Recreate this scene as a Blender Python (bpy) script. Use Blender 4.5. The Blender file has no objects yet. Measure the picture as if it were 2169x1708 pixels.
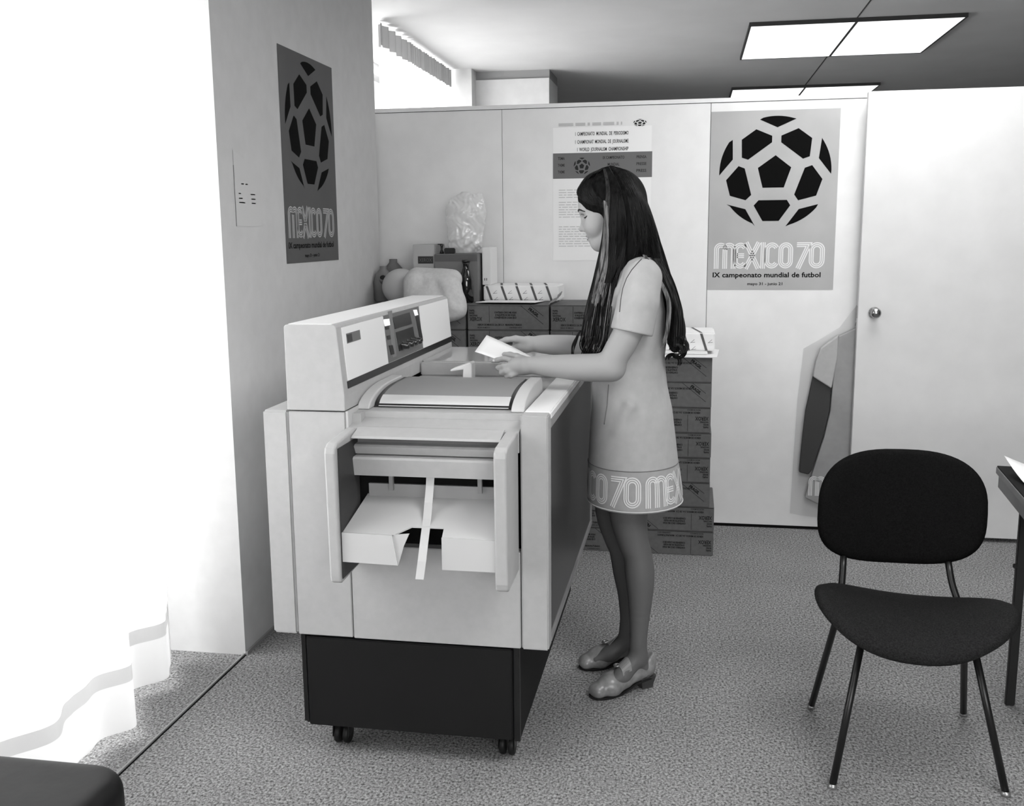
import bpy, bmesh, math, random
import numpy as np
from mathutils import Vector, Matrix
from mathutils.bvhtree import BVHTree
random.seed(7); np.random.seed(7)
S = bpy.context.scene
COL = S.collection
pi = math.pi

# ------------------------------------------------------------------ camera
FW, FH = 2169, 1708
FPX = 2113.65                      # focal length in pixels of the 2169 px wide frame
YAW, PITCH, ROLL = 0.17732175, 0.16829037, -0.00923959
CAM = Vector((0, 0, 1.55))
_f = Vector((-math.sin(YAW)*math.cos(PITCH), math.cos(YAW)*math.cos(PITCH), -math.sin(PITCH)))
_r0 = Vector((math.cos(YAW), math.sin(YAW), 0)); _u0 = _r0.cross(_f)
_r = _r0*math.cos(ROLL) + _u0*math.sin(ROLL); _u = -_r0*math.sin(ROLL) + _u0*math.cos(ROLL)
cd = bpy.data.cameras.new('camera'); cam = bpy.data.objects.new('camera', cd); COL.objects.link(cam)
m = Matrix.Identity(4)
for i in range(3):
    m[i][0] = _r[i]; m[i][1] = _u[i]; m[i][2] = -_f[i]; m[i][3] = CAM[i]
cam.matrix_world = m
cd.sensor_fit = 'HORIZONTAL'; cd.sensor_width = 36; cd.lens = FPX/FW*36; cd.clip_start = .05; cd.clip_end = 100
S.camera = cam

# ------------------------------------------------------------------ world, exposure, daylight
S.view_settings.view_transform = 'Standard'; S.view_settings.look = 'None'
S.view_settings.exposure = 0.0; S.view_settings.gamma = 1; S.view_settings.use_curve_mapping = False
wd = bpy.data.worlds.new('sky'); S.world = wd; wd.use_nodes = True
bg = wd.node_tree.nodes['Background']; bg.inputs[0].default_value = (1, 1, 1, 1); bg.inputs[1].default_value = 1.2
S.cycles.max_bounces = 7; S.cycles.diffuse_bounces = 4; S.cycles.transparent_max_bounces = 12
S.cycles.use_denoising = True; S.cycles.sample_clamp_indirect = 6; S.cycles.caustics_reflective = False; S.cycles.caustics_refractive = False
def area(name, loc, direction, sx, sy, watts, spread=180):
    l = bpy.data.lights.new(name, 'AREA'); l.shape = 'RECTANGLE'; l.size = sx; l.size_y = sy; l.energy = watts
    l.spread = math.radians(spread)
    o = bpy.data.objects.new(name, l); COL.objects.link(o); o.location = loc
    o.rotation_euler = Vector(direction).to_track_quat('-Z', 'Z').to_euler()
    return o
area('daylight_near_window', (-2.55, 2.02, 1.45), (1, .12, -.05), 2.35, 2.6, 110)
area('daylight_far_window', (-2.5, 6.8, 1.45), (1, 0, .16), 2.0, 1.4, 125)
area('front_fill_lamp', (1.6, -3.15, 1.75), (-.12, 1, -.03), 3.6, 1.7, 165)  # added frontal fill from behind the camera, not a known window

# ------------------------------------------------------------------ helpers
def px(x, y, Y):
    "point of the upright plane at depth Y that the camera sees at x, y"
    d = (_r*((x-FW/2)/FPX) - _u*((y-FH/2)/FPX) + _f)
    return CAM + d*((Y-CAM.y)/d.y)
def ray(x, y):
    return (_r*((x-FW/2)/FPX) - _u*((y-FH/2)/FPX) + _f).normalized()

_mats = {}
def mat(name, v, rough=.6, spec=.3, noise=0, scale=60, bump=0, metal=0, bscale=None, dist=.002):
    if name in _mats: return _mats[name]
    M = bpy.data.materials.new(name); M.use_nodes = True; nt = M.node_tree; b = nt.nodes['Principled BSDF']
    b.inputs['Base Color'].default_value = (v, v, v, 1); b.inputs['Roughness'].default_value = rough
    b.inputs['Specular IOR Level'].default_value = spec; b.inputs['Metallic'].default_value = metal
    if noise or bump:
        tc = nt.nodes.new('ShaderNodeTexCoord')
        n = nt.nodes.new('ShaderNodeTexNoise'); n.inputs['Scale'].default_value = scale; n.inputs['Detail'].default_value = 3
        nt.links.new(tc.outputs['Object'], n.inputs['Vector'])
        if noise:
            r = nt.nodes.new('ShaderNodeMapRange'); r.inputs['From Min'].default_value = .3; r.inputs['From Max'].default_value = .7
            r.inputs['To Min'].default_value = v*(1-noise); r.inputs['To Max'].default_value = v*(1+noise)
            nt.links.new(n.outputs['Fac'], r.inputs['Value']); nt.links.new(r.outputs['Result'], b.inputs['Base Color'])
        if bump:
            if bscale:
                n2 = nt.nodes.new('ShaderNodeTexNoise'); n2.inputs['Scale'].default_value = bscale; n2.inputs['Detail'].default_value = 2
                nt.links.new(tc.outputs['Object'], n2.inputs['Vector']); n = n2
            bm_ = nt.nodes.new('ShaderNodeBump'); bm_.inputs['Strength'].default_value = bump; bm_.inputs['Distance'].default_value = dist
            nt.links.new(n.outputs['Fac'], bm_.inputs['Height']); nt.links.new(bm_.outputs['Normal'], b.inputs['Normal'])
    _mats[name] = M; return M

def tagit(o, label=None, cat=None, group=None, kind=None):
    if label: o['label'] = label
    if cat: o['category'] = cat
    if group: o['group'] = group
    if kind: o['kind'] = kind
    return o
def link(name, me, mats, parent=None, smooth=False):
    o = bpy.data.objects.new(name, me); COL.objects.link(o)
    for k in (mats if isinstance(mats, (list, tuple)) else [mats]): me.materials.append(k)
    if smooth:
        me.polygons.foreach_set('use_smooth', [True]*len(me.polygons))
    if parent:
        o.parent = parent
        if not parent.parent: o.matrix_parent_inverse = parent.matrix_basis.inverted()   # parts are modelled in world space
    return o
def empty(name, loc, label, cat, group=None):
    o = bpy.data.objects.new(name, None); COL.objects.link(o); o.location = loc; o.empty_display_size = .05
    return tagit(o, label, cat, group)

class MB:
    "collects shapes in world space into one mesh"
    def __init__(s): s.v = []; s.f = []; s.mi = []
    def add(s, vs, fs, mi=0):
        b = len(s.v); s.v += [tuple(v) for v in vs]; s.f += [tuple(b+i for i in f) for f in fs]; s.mi += [mi]*len(fs); return s
    def box(s, x0, x1, y0, y1, z0, z1, bev=0, mi=0, M=None):
        bm = bmesh.new(); bmesh.ops.create_cube(bm, size=1)
        for v in bm.verts: v.co = Vector(((x0+x1)/2+v.co.x*(x1-x0), (y0+y1)/2+v.co.y*(y1-y0), (z0+z1)/2+v.co.z*(z1-z0)))
        if bev:
            bev = min(bev, .49*min(abs(x1-x0), abs(y1-y0), abs(z1-z0)))
            bmesh.ops.bevel(bm, geom=bm.edges[:], offset=bev, segments=2, affect='EDGES')
        s.from_bm(bm, mi, M); return s
    def from_bm(s, bm, mi=0, M=None):
        bm.verts.index_update(); vs = [(M @ v.co if M else v.co.copy()) for v in bm.verts]
        s.add(vs, [[v.index for v in f.verts] for f in bm.faces], mi); bm.free()
    def prism(s, pts, axis, a, b, mi=0):
        "2D outline pts extruded along axis from a to b; pts are the two other coordinates in x,y,z order"
        def mk(p, t):
            return {0: (t, p[0], p[1]), 1: (p[0], t, p[1]), 2: (p[0], p[1], t)}[axis]
        n = len(pts); vs = [mk(p, a) for p in pts]+[mk(p, b) for p in pts]
        fs = [list(range(n)), list(range(2*n-1, n-1, -1))]+[[i, i+n, (i+1) % n+n, (i+1) % n] for i in range(n)]
        return s.add(vs, fs, mi)
    def tube(s, pts, rad, seg=8, mi=0, cap=True, closed=False):
        pts = [Vector(p) for p in pts]; n = len(pts)
        if not isinstance(rad, (list, tuple)): rad = [rad]*n
        vs = []; fs = []; prev = None
        for i, p in enumerate(pts):
            t = (pts[min(i+1, n-1)]-pts[max(i-1, 0)]).normalized()
            if prev is None:
                a = Vector((0, 0, 1)) if abs(t.z) < .9 else Vector((1, 0, 0)); nrm = t.cross(a).normalized()
            else: nrm = (prev - t*prev.dot(t)).normalized()
            prev = nrm; bn = t.cross(nrm)
            for k in range(seg):
                a = 2*pi*k/seg; vs.append(p+(nrm*math.cos(a)+bn*math.sin(a))*rad[i])
        for i in range(n-1):
            for k in range(seg):
                k2 = (k+1) % seg; fs.append((i*seg+k, i*seg+k2, (i+1)*seg+k2, (i+1)*seg+k))
        if cap: fs += [tuple(range(seg-1, -1, -1)), tuple((n-1)*seg+k for k in range(seg))]
        return s.add(vs, fs, mi)
    def lathe(s, prof, c, seg=32, axis='z', mi=0):
        vs = []; n = len(prof); c = Vector(c)
        for k in range(seg):
            a = 2*pi*k/seg
            for r, h in prof:
                d = {'z': (r*math.cos(a), r*math.sin(a), h), 'x': (h, r*math.cos(a), r*math.sin(a)), 'y': (r*math.sin(a), h, r*math.cos(a))}[axis]
                vs.append(c+Vector(d))
        fs = [(k*n+i, ((k+1) % seg)*n+i, ((k+1) % seg)*n+i+1, k*n+i+1) for k in range(seg) for i in range(n-1)]
        return s.add(vs, fs, mi)
    def obj(s, name, mats, parent=None, smooth=False, recalc=True):
        me = bpy.data.meshes.new(name); me.from_pydata(s.v, [], s.f); me.update()
        if recalc:
            bm = bmesh.new(); bm.from_mesh(me); bmesh.ops.recalc_face_normals(bm, faces=bm.faces[:]); bm.to_mesh(me); bm.free()
        ok = len(s.mi) == len(me.polygons)
        o = link(name, me, mats, parent, smooth)
        if ok: me.polygons.foreach_set('material_index', s.mi)
        return o
def B(name, x0, x1, y0, y1, z0, z1, m, parent=None, bev=0):
    return MB().box(x0, x1, y0, y1, z0, z1, bev).obj(name, m, parent, recalc=False)
def sstruct(o): o['kind'] = 'structure'; return o

# ---- flat print: lettering and shapes laid on a surface
_tc = {}
def text2d(s, bold=0):
    if (s, bold) in _tc: return _tc[(s, bold)]
    c = bpy.data.curves.new('t', 'FONT'); c.body = s; c.size = 1; c.offset = bold; c.resolution_u = 2
    o = bpy.data.objects.new('t', c); COL.objects.link(o)
    dg = bpy.context.evaluated_depsgraph_get(); me = bpy.data.meshes.new_from_object(o.evaluated_get(dg))
    vs = [(v.co.x, v.co.y) for v in me.vertices]; fs = [tuple(p.vertices) for p in me.polygons]
    bpy.data.objects.remove(o); bpy.data.curves.remove(c); bpy.data.meshes.remove(me)
    xs = [v[0] for v in vs]; x0 = min(xs); w = max(xs)-x0
    vs = [(v[0]-x0, v[1]) for v in vs]
    _tc[(s, bold)] = (vs, fs, w); return _tc[(s, bold)]
def put_text(mb, fr, s, u, v, cap, width=None, bold=0, mi=0, rot=0, anchor='l'):
    "capital height cap (m), optional total width (m); fr maps (u, v) to 3D"
    vs, fs, w = text2d(s, bold); sy = cap/.7; sx = width/w if width else sy
    off = {'l': 0, 'c': -.5*w*sx, 'r': -w*sx}[anchor]; c_, s_ = math.cos(rot), math.sin(rot)
    pts = []
    for a, b in vs:
        a = a*sx+off; b = b*sy
        pts.append(fr(u+a*c_-b*s_, v+a*s_+b*c_))
    mb.add(pts, fs, mi)
def frame(o, ux, uz, n, eps=.0006):
    o = Vector(o); ux = Vector(ux); uz = Vector(uz); n = Vector(n)
    return lambda u, v: o+ux*u+uz*v+n*eps
def rect2d(mb, fr, u0, v0, u1, v1, mi=0, rot=0):
    cu, cv = (u0+u1)/2, (v0+v1)/2; c_, s_ = math.cos(rot), math.sin(rot); P = []
    for a, b in ((u0, v0), (u1, v0), (u1, v1), (u0, v1)):
        a -= cu; b -= cv; P.append(fr(cu+a*c_-b*s_, cv+a*s_+b*c_))
    mb.add(P, [(0, 1, 2, 3)], mi)
def line2d(mb, fr, p, q, w, mi=0):
    dx, dy = q[0]-p[0], q[1]-p[1]; L = math.hypot(dx, dy); nx, ny = -dy/L*w/2, dx/L*w/2
    mb.add([fr(p[0]+nx, p[1]+ny), fr(q[0]+nx, q[1]+ny), fr(q[0]-nx, q[1]-ny), fr(p[0]-nx, p[1]-ny)], [(0, 1, 2, 3)], mi)

# triple-line lettering of the poster: centre paths in units of the letter height
def arc(cx, cy, r, a0, a1, n=10): return [(cx+r*math.cos(math.radians(a0+(a1-a0)*i/n)), cy+r*math.sin(math.radians(a0+(a1-a0)*i/n))) for i in range(n+1)]
def glyphs():
    w = .1
    G = []
    G.append([(.1, 0)]+arc(.26, .74, .16, 180, 0)+[(.42, 0)])
    G.append(arc(.58, .74, .16, 180, 0)+[(.74, 0)])
    G.append(arc(1.0, .72, .18, 20, 180)+arc(1.0, .28, .18, 180, 340))
    G.append([(.84, .5), (1.14, .5)])
    G.append([(1.2, 1), (1.68, 0)]); G.append([(1.68, 1), (1.2, 0)])
    G.append([(1.84, 0), (1.84, 1)])
    G.append(arc(2.17, .72, .18, 20, 180)+arc(2.17, .28, .18, 180, 340))
    G.append(arc(2.68, .72, .18, 0, 180)+arc(2.68, .28, .18, 180, 360)+[(2.86, .72)])
    G.append([(3.08, .9), (3.52, .9), (3.14, 0)])
    G.append(arc(3.82, .7, .2, 0, 180)+arc(3.82, .3, .2, 180, 360)+[(4.02, .7)])
    return G
def ribbon(mb, fr, path, H, u0, v0, lw=.042, gap=.068, mi=0, nsub=1):
    n = len(path); closed = math.dist(path[0], path[-1]) < 1e-6
    dirs = []
    for i in range(n):
        def seg(a, b):
            dx, dy = path[b][0]-path[a][0], path[b][1]-path[a][1]; L = math.hypot(dx, dy) or 1; return (dx/L, dy/L)
        if closed: a = seg((i-1) % (n-1), (i-1) % (n-1)+1) if i > 0 else seg(n-2, n-1); b = seg(i, i+1) if i < n-1 else seg(0, 1)
        else: a = seg(i-1, i) if i > 0 else seg(0, 1); b = seg(i, i+1) if i < n-1 else seg(n-2, n-1)
        tx, ty = a[0]+b[0], a[1]+b[1]; L = math.hypot(tx, ty) or 1; tx /= L; ty /= L
        k = 1/max(.35, tx*a[0]+ty*a[1]); dirs.append((-ty*k, tx*k))
    for o in (-gap, 0, gap):
        P = []
        for (x, y), (nx, ny) in zip(path, dirs):
            for s_ in (o-lw/2, o+lw/2): P.append(fr(u0+(x+nx*s_)*H, v0+(y+ny*s_)*H))
        mb.add(P, [(2*i, 2*i+1, 2*i+3, 2*i+2) for i in range(n-1)], mi)
def densify(path, d=.08):
    out = [path[0]]
    for a, b in zip(path, path[1:]):
        k = max(1, int(math.dist(a, b)/d))
        out += [(a[0]+(b[0]-a[0])*i/k, a[1]+(b[1]-a[1])*i/k) for i in range(1, k+1)]
    return out
def mexico(mb, fr, u0, v0, H, mi=0, only=None, dens=False):
    for k, g in enumerate(glyphs()):
        if only and k not in only: continue
        ribbon(mb, fr, densify(g) if dens else g, H, u0, v0, mi=mi)
BALL_C, BALL_R = (655, 605), 474
BALL = [([(515,159),(665,228),(822,159)], (822,159), (515,159)), ([(366,325),(487,240),(623,298),(623,353),(425,496),(371,478)],),
        ([(700,298),(842,240),(958,325),(944,478),(888,497),(700,355)],), ([(289,325),(294,492),(180,628)], (180,628), (289,325)),
        ([(1127,630),(1020,495),(1040,325)], (1040,325), (1127,630)), ([(657,463),(792,568),(735,738),(555,738),(510,568)],),
        ([(345,549),(398,570),(460,798),(413,843),(277,803),(241,668)],), ([(967,553),(1057,672),(1010,812),(860,850),(825,800),(906,574)],),
        ([(524,845),(765,845),(795,892),(702,1025),(563,1025),(484,890)],), ([(250,877),(413,920),(500,1070)], (500,1070), (250,877)),
        ([(760,1073),(868,925),(1030,885)], (1030,885), (760,1073))]
def ball(mb, fr, cu, cv, R, mi=0):
    for e in BALL:
        P = list(e[0])
        if len(e) == 3:
            a0 = math.atan2(e[1][1]-BALL_C[1], e[1][0]-BALL_C[0]); a1 = math.atan2(e[2][1]-BALL_C[1], e[2][0]-BALL_C[0])
            d = (a1-a0+pi) % (2*pi)-pi
            P += [(BALL_C[0]+BALL_R*math.cos(a0+d*i/10), BALL_C[1]+BALL_R*math.sin(a0+d*i/10)) for i in range(1, 10)]
        pts = [fr(cu+(x-BALL_C[0])/BALL_R*R, cv-(y-BALL_C[1])/BALL_R*R) for x, y in P]
        mb.add(pts, [tuple(range(len(pts)))], mi)

# ------------------------------------------------------------------ materials of the room
M_wall = mat('wall_paint', .80, .75, .2, noise=.03, scale=9, bump=.05, bscale=260)
M_pier = mat('pier_paint', .60, .8, .2, noise=.03, scale=14, bump=.08, bscale=300)
M_ceil = mat('ceiling_paint', .57, .85, .1, noise=.03, scale=3)
M_black = mat('black_gap', .006, .8, .1)
def carpet():
    M = bpy.data.materials.new('carpet'); M.use_nodes = True; nt = M.node_tree; b = nt.nodes['Principled BSDF']
    b.inputs['Roughness'].default_value = .95; b.inputs['Specular IOR Level'].default_value = .1
    tc = nt.nodes.new('ShaderNodeTexCoord')
    mp = nt.nodes.new('ShaderNodeMapping'); mp.inputs['Scale'].default_value = (1, .8, 1); nt.links.new(tc.outputs['Object'], mp.inputs[0])
    n1 = nt.nodes.new('ShaderNodeTexNoise'); n1.inputs['Scale'].default_value = 135; n1.inputs['Detail'].default_value = 4; n1.inputs['Roughness'].default_value = .7
    n2 = nt.nodes.new('ShaderNodeTexNoise'); n2.inputs['Scale'].default_value = 3; n2.inputs['Detail'].default_value = 3
    nt.links.new(mp.outputs[0], n1.inputs['Vector']); nt.links.new(mp.outputs[0], n2.inputs['Vector'])
    r = nt.nodes.new('ShaderNodeMapRange'); r.inputs['From Min'].default_value = .34; r.inputs['From Max'].default_value = .68
    r.inputs['To Min'].default_value = .04; r.inputs['To Max'].default_value = .52; nt.links.new(n1.outputs['Fac'], r.inputs['Value'])
    q = nt.nodes.new('ShaderNodeMapRange'); q.inputs['To Min'].default_value = .82; q.inputs['To Max'].default_value = 1.18; nt.links.new(n2.outputs['Fac'], q.inputs['Value'])
    mu = nt.nodes.new('ShaderNodeMath'); mu.operation = 'MULTIPLY'; nt.links.new(r.outputs[0], mu.inputs[0]); nt.links.new(q.outputs[0], mu.inputs[1])
    nt.links.new(mu.outputs[0], b.inputs['Base Color'])
    bp = nt.nodes.new('ShaderNodeBump'); bp.inputs['Strength'].default_value = .8; bp.inputs['Distance'].default_value = .006
    nt.links.new(n1.outputs['Fac'], bp.inputs['Height']); nt.links.new(bp.outputs[0], b.inputs['Normal']); return M
M_carpet = carpet()
def seethrough(name, v, transp, transl=0.0, gloss=0.0):
    M = bpy.data.materials.new(name); M.use_nodes = True; nt = M.node_tree; nt.nodes.clear()
    out = nt.nodes.new('ShaderNodeOutputMaterial'); df = nt.nodes.new('ShaderNodeBsdfDiffuse'); df.inputs[0].default_value = (v, v, v, 1)
    tl = nt.nodes.new('ShaderNodeBsdfTranslucent'); tl.inputs[0].default_value = (v, v, v, 1)
    tr = nt.nodes.new('ShaderNodeBsdfTransparent'); gl = nt.nodes.new('ShaderNodeBsdfGlossy'); gl.inputs['Roughness'].default_value = .15
    a = nt.nodes.new('ShaderNodeMixShader'); a.inputs[0].default_value = transl; nt.links.new(df.outputs[0], a.inputs[1]); nt.links.new(tl.outputs[0], a.inputs[2])
    c = nt.nodes.new('ShaderNodeMixShader'); c.inputs[0].default_value = gloss; nt.links.new(a.outputs[0], c.inputs[1]); nt.links.new(gl.outputs[0], c.inputs[2])
    d = nt.nodes.new('ShaderNodeMixShader'); d.inputs[0].default_value = transp; nt.links.new(c.outputs[0], d.inputs[1]); nt.links.new(tr.outputs[0], d.inputs[2])
    nt.links.new(d.outputs[0], out.inputs[0]); return M
M_sheer = seethrough('sheer_voile', .92, .10, .75)
M_sheerf = seethrough('sheer_voile_far', .92, .38, .75)
M_hem = seethrough('sheer_doubled', .88, .06, .55)
M_hemd = seethrough('sheer_stitched', .7, .04, .38)
M_heading = seethrough('curtain_heading', .42, .02, .08)
M_glass = seethrough('window_glass', .9, .93, 0, 1)
M_bag = seethrough('plastic_film', .95, .30, .3, .12)
M_cover = seethrough('garment_film', .6, .84, .2, .3)

# ------------------------------------------------------------------ the room
sstruct(B('floor', -2.6, 3.7, -3, 11.6, -.1, 0, M_carpet))
sstruct(B('ceiling', -2.6, 3.7, -3, 11.6, 2.8, 2.9, M_ceil))
sstruct(B('trim_1', -1.6235, -1.6165, -2.9, 3.3, .0, .007, mat('carpet_seam', .34, .8)))
sstruct(B('trim_2', -1.6165, -1.6115, -2.9, 3.3, .0, .0015, M_black))
sstruct(B('wall_left', -2.42, -1.615, 3.3, 5.1, 0, 2.8, M_pier))
sstruct(B('baseboard_left', -1.6145, -1.606, 3.3, 5.1, 0, .014, mat('base_grey', .3, .7)))
sstruct(B('wall_far_left', -2.42, -2.3, 5.1, 5.8, 0, 2.8, M_pier))
c2 = MB().box(-1.69, -1.11, 7.95, 8.45, 0, 2.735); c2.box(-2.42, -1.69, 7.8, 8.45, 0, 2.8)
sstruct(c2.obj('wall_pier', M_pier))
sstruct(B('trim_3', -1.69, -1.11, 7.97, 8.43, 2.735, 2.8, mat('band_grey', .3, .8)))  # darker grey band between the pier top and the ceiling
sstruct(B('wall_left_rear', -2.42, -2.3, 8.45, 11.6, 0, 2.8, M_pier))
sstruct(B('wall_far', -2.6, 3.7, 11.5, 11.6, 0, 2.8, M_wall))
sstruct(B('wall_right', 3.6, 3.7, -3, 11.6, 0, 2.8, mat('side_wall', .10, .8)))
wf = MB().box(-2.6, -.3, -3, -2.9, 0, 2.8).box(3.5, 3.7, -3, -2.9, 0, 2.8).box(-.3, 3.5, -3, -2.9, 0, .85).box(-.3, 3.5, -3, -2.9, 2.65, 2.8)
sstruct(wf.obj('wall_front', M_wall))
def window(name, axis, c, a0, a1, z0, z1, n):
    f = MB()
    def bx(p, q, u, v, t=.03):
        if axis == 'x': f.box(c-t, c+t, p, q, u, v)
        else: f.box(p, q, c-t, c+t, u, v)
    bx(a0, a1, z0, z0+.05); bx(a0, a1, z1-.05, z1)
    for i in range(n+1):
        w = .025; x = a0+w+(a1-a0-2*w)*i/n; bx(x-w, x+w, z0+.05, z1-.05)
    o = sstruct(f.obj(name, mat('window_frame', .75, .4)))
    g = MB()
    if axis == 'x': g.box(c-.003, c+.003, a0+.05, a1-.05, z0+.05, z1-.05)
    else: g.box(a0+.05, a1-.05, c-.003, c+.003, z0+.05, z1-.05)
    g.obj('window_pane', M_glass, o); return o
window('window_1', 'x', -2.38, .8, 3.3, 0, 2.8, 2)
sstruct(B('wall_left_front', -2.42, -2.3, -2.9, .8, 0, 2.8, M_wall))
window('window_2', 'x', -2.36, 5.8, 7.8, .7, 2.8, 2)
window('added_window', 'y', -2.95, -.3, 3.5, .85, 2.65, 3)  # unseen window, made up to house the frontal fill lamp
sstruct(B('wall_sill', -2.42, -2.3, 5.8, 7.8, 0, .7, M_pier))

# partition of white panels, its cap and joints
pt = MB()
xs = [-2.3, -.982, .082, 3.6]
for a, b in zip(xs, xs[1:]): pt.box(a+.0012, b-.0012, 5.26, 5.31, .016, 2.183, .0008)
pt.box(-2.3, 3.6, 5.268, 5.305, .0, 2.19, mi=1)
o = sstruct(pt.obj('wall_back', [M_wall, mat('joint_grey', .10, .8)]))
sstruct(B('trim_4', -2.3, 3.6, 5.256, 5.314, 2.186, 2.206, M_wall))
sstruct(B('baseboard_back', -2.3, 3.6, 5.262, 5.3, 0, .014, M_black))

# door leaf standing open in front of the partition
dr = sstruct(B('door_1', .817, 1.75, 5.16, 5.2, .022, 2.203, mat('door_paint', .70, .6, .3, noise=.03, scale=8), bev=.002))
kn = MB()
prof = [(0, -.001), (.027, -.001), (.027, -.006), (.010, -.010), (.010, -.028), (.016, -.034), (.0245, -.044), (.0255, -.052), (.021, -.061), (.010, -.066), (0, -.067)]
kn.lathe(prof, (.893, 5.16, 1.150), 28, 'y')
k1 = kn.obj('door_knob', mat('brass_knob', .45, .22, .5, metal=1), dr, True)
kb = MB(); kb.lathe([(0, 0), (.02, 0), (.02, .004), (.009, .007), (.009, .022), (.02, .028), (.02, .036), (0, .038)], (.875, 5.2, 1.150), 24, 'y')
kb.obj('door_knob', mat('brass_knob', .5), dr, True)
B('latch_plate', .8155, .8172, 5.168, 5.192, 1.12, 1.18, mat('latch', .3, .3, metal=1), dr)

# ceiling panel joints and recessed lights
cj = MB()
for x in (.944,): cj.box(x-.004, x+.004, 2, 11.5, 2.798, 2.8)
sstruct(cj.obj('trim_5', mat('joint_dark', .06, .8)))
def emis(name, s):
    M = bpy.data.materials.new(name); M.use_nodes = True; nt = M.node_tree; b = nt.nodes['Principled BSDF']
    b.inputs['Base Color'].default_value = (.8, .8, .8, 1); b.inputs['Emission Color'].default_value = (1, 1, 1, 1); b.inputs['Emission Strength'].default_value = s; return M
M_em = emis('lit_diffuser', 1.3)
def ceiling_light(y0, y1, lab):
    e = empty('ceiling_light', (.945, (y0+y1)/2, 2.8), lab, 'ceiling light', 'recessed ceiling lights')
    f = MB()
    for (a, b, c, d) in ((.318, .330, y0-.012, y1+.012), (1.555, 1.567, y0-.012, y1+.012), (.936, .952, y0, y1), (.33, 1.555, y0-.012, y0), (.33, 1.555, y1, y1+.012)):
        f.box(a, b, c, d, 2.776, 2.7995)
    f.obj('light_frame', mat('frame_dark', .03, .5), e)
    for a, b in ((.33, .936), (.952, 1.555)): B('light_diffuser', a, b, y0, y1, 2.778, 2.796, M_em, e)
def overhead(y, w):
    "the light of a fixture's two diffusers, just below them"
    area('ceiling_light_glow', (.945, y, 2.77), (0, 0, -1), 1.2, 1.18, w)
overhead(1.52, 40); overhead(4.32, 26); overhead(7.12, 10)
ceiling_light(.92, 2.12, 'double ceiling light over the front of the room, behind the camera view')
ceiling_light(3.72, 4.92, 'double ceiling light over the copier and the woman, above the picture')
ceiling_light(6.52, 7.72, 'large square double ceiling light with two glowing white diffusers, the nearer one seen whole')
ceiling_light(9.32, 10.52, 'far ceiling light of which only a thin glowing strip shows above the white partition')

# ------------------------------------------------------------------ curtains
def curtain(name, x, y0, y1, z0, z1, amp, per, label, hem=True, heading=False, seed=3):
    rnd = random.Random(seed)
    n = int((y1-y0)/.012); ph = 0; P = []
    for i in range(n+1):
        y = y0+(y1-y0)*i/n; fade = min(1, (y1-y)/.12+.15); xc = x if heading else x+(.19*min(3.17-y, .75)-.16*min(1, max(0, (2.42-y)/.5))); ph += 2*pi*.012/per*(1+.45*math.sin(y*3.1+seed)+.2*math.sin(y*7.7))
        P.append((xc+fade*(amp*math.sin(ph)+amp*.35*math.sin(2.3*ph+1)), y))
    rows = [z0+(z1-z0)*k/14 for k in range(15)]
    def sheet(za, zb, nr, m, nm, parent, off=0, i0=0, i1=None):
        mb = MB(); Q = P[i0:i1]; vs = []; fs = []
        for k in range(nr+1):
            z = za+(zb-za)*k/nr; s_ = .8+.2*(1-(z-z0)/(z1-z0))
            for (a, b) in Q: vs.append((x+(a-x)*s_+off, b, z))
        w = len(Q)
        for k in range(nr):
            for i in range(w-1): fs.append((k*w+i, k*w+i+1, (k+1)*w+i+1, (k+1)*w+i))
        return mb.add(vs, fs).obj(nm, m, parent, True)
    c = empty(name, (x, (y0+y1)/2, z0), label, 'curtain', 'sheer white curtains')
    zc = z1-.125 if heading else z1
    sheet(z0, zc, 14, M_sheerf if heading else M_sheer, 'curtain_panel', c)
    if hem:
        sheet(z0, z0+.155, 2, M_hem, 'hem', c, .002)
        sheet(z0+.155, z0+.205, 1, M_hemd, 'hem_stitching', c, .002)
        sheet(z0, zc, 14, M_hem, 'side_hem', c, .003, len(P)-5)
    if heading:
        sheet(zc, z1, 2, M_heading, 'pleated_heading', c)
    return c
curtain('sheer_curtain', -1.84, -.6, 3.17, .035, 2.78, .042, .27, 'long white sheer curtain with banded hem at the bright window left of the poster pier')
curtain('sheer_curtain', -1.84, 5.92, 7.76, .9, 2.78, .022, .085, 'far sheer curtain with grey pleated heading seen above the partition', hem=False, heading=True, seed=5)

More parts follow.
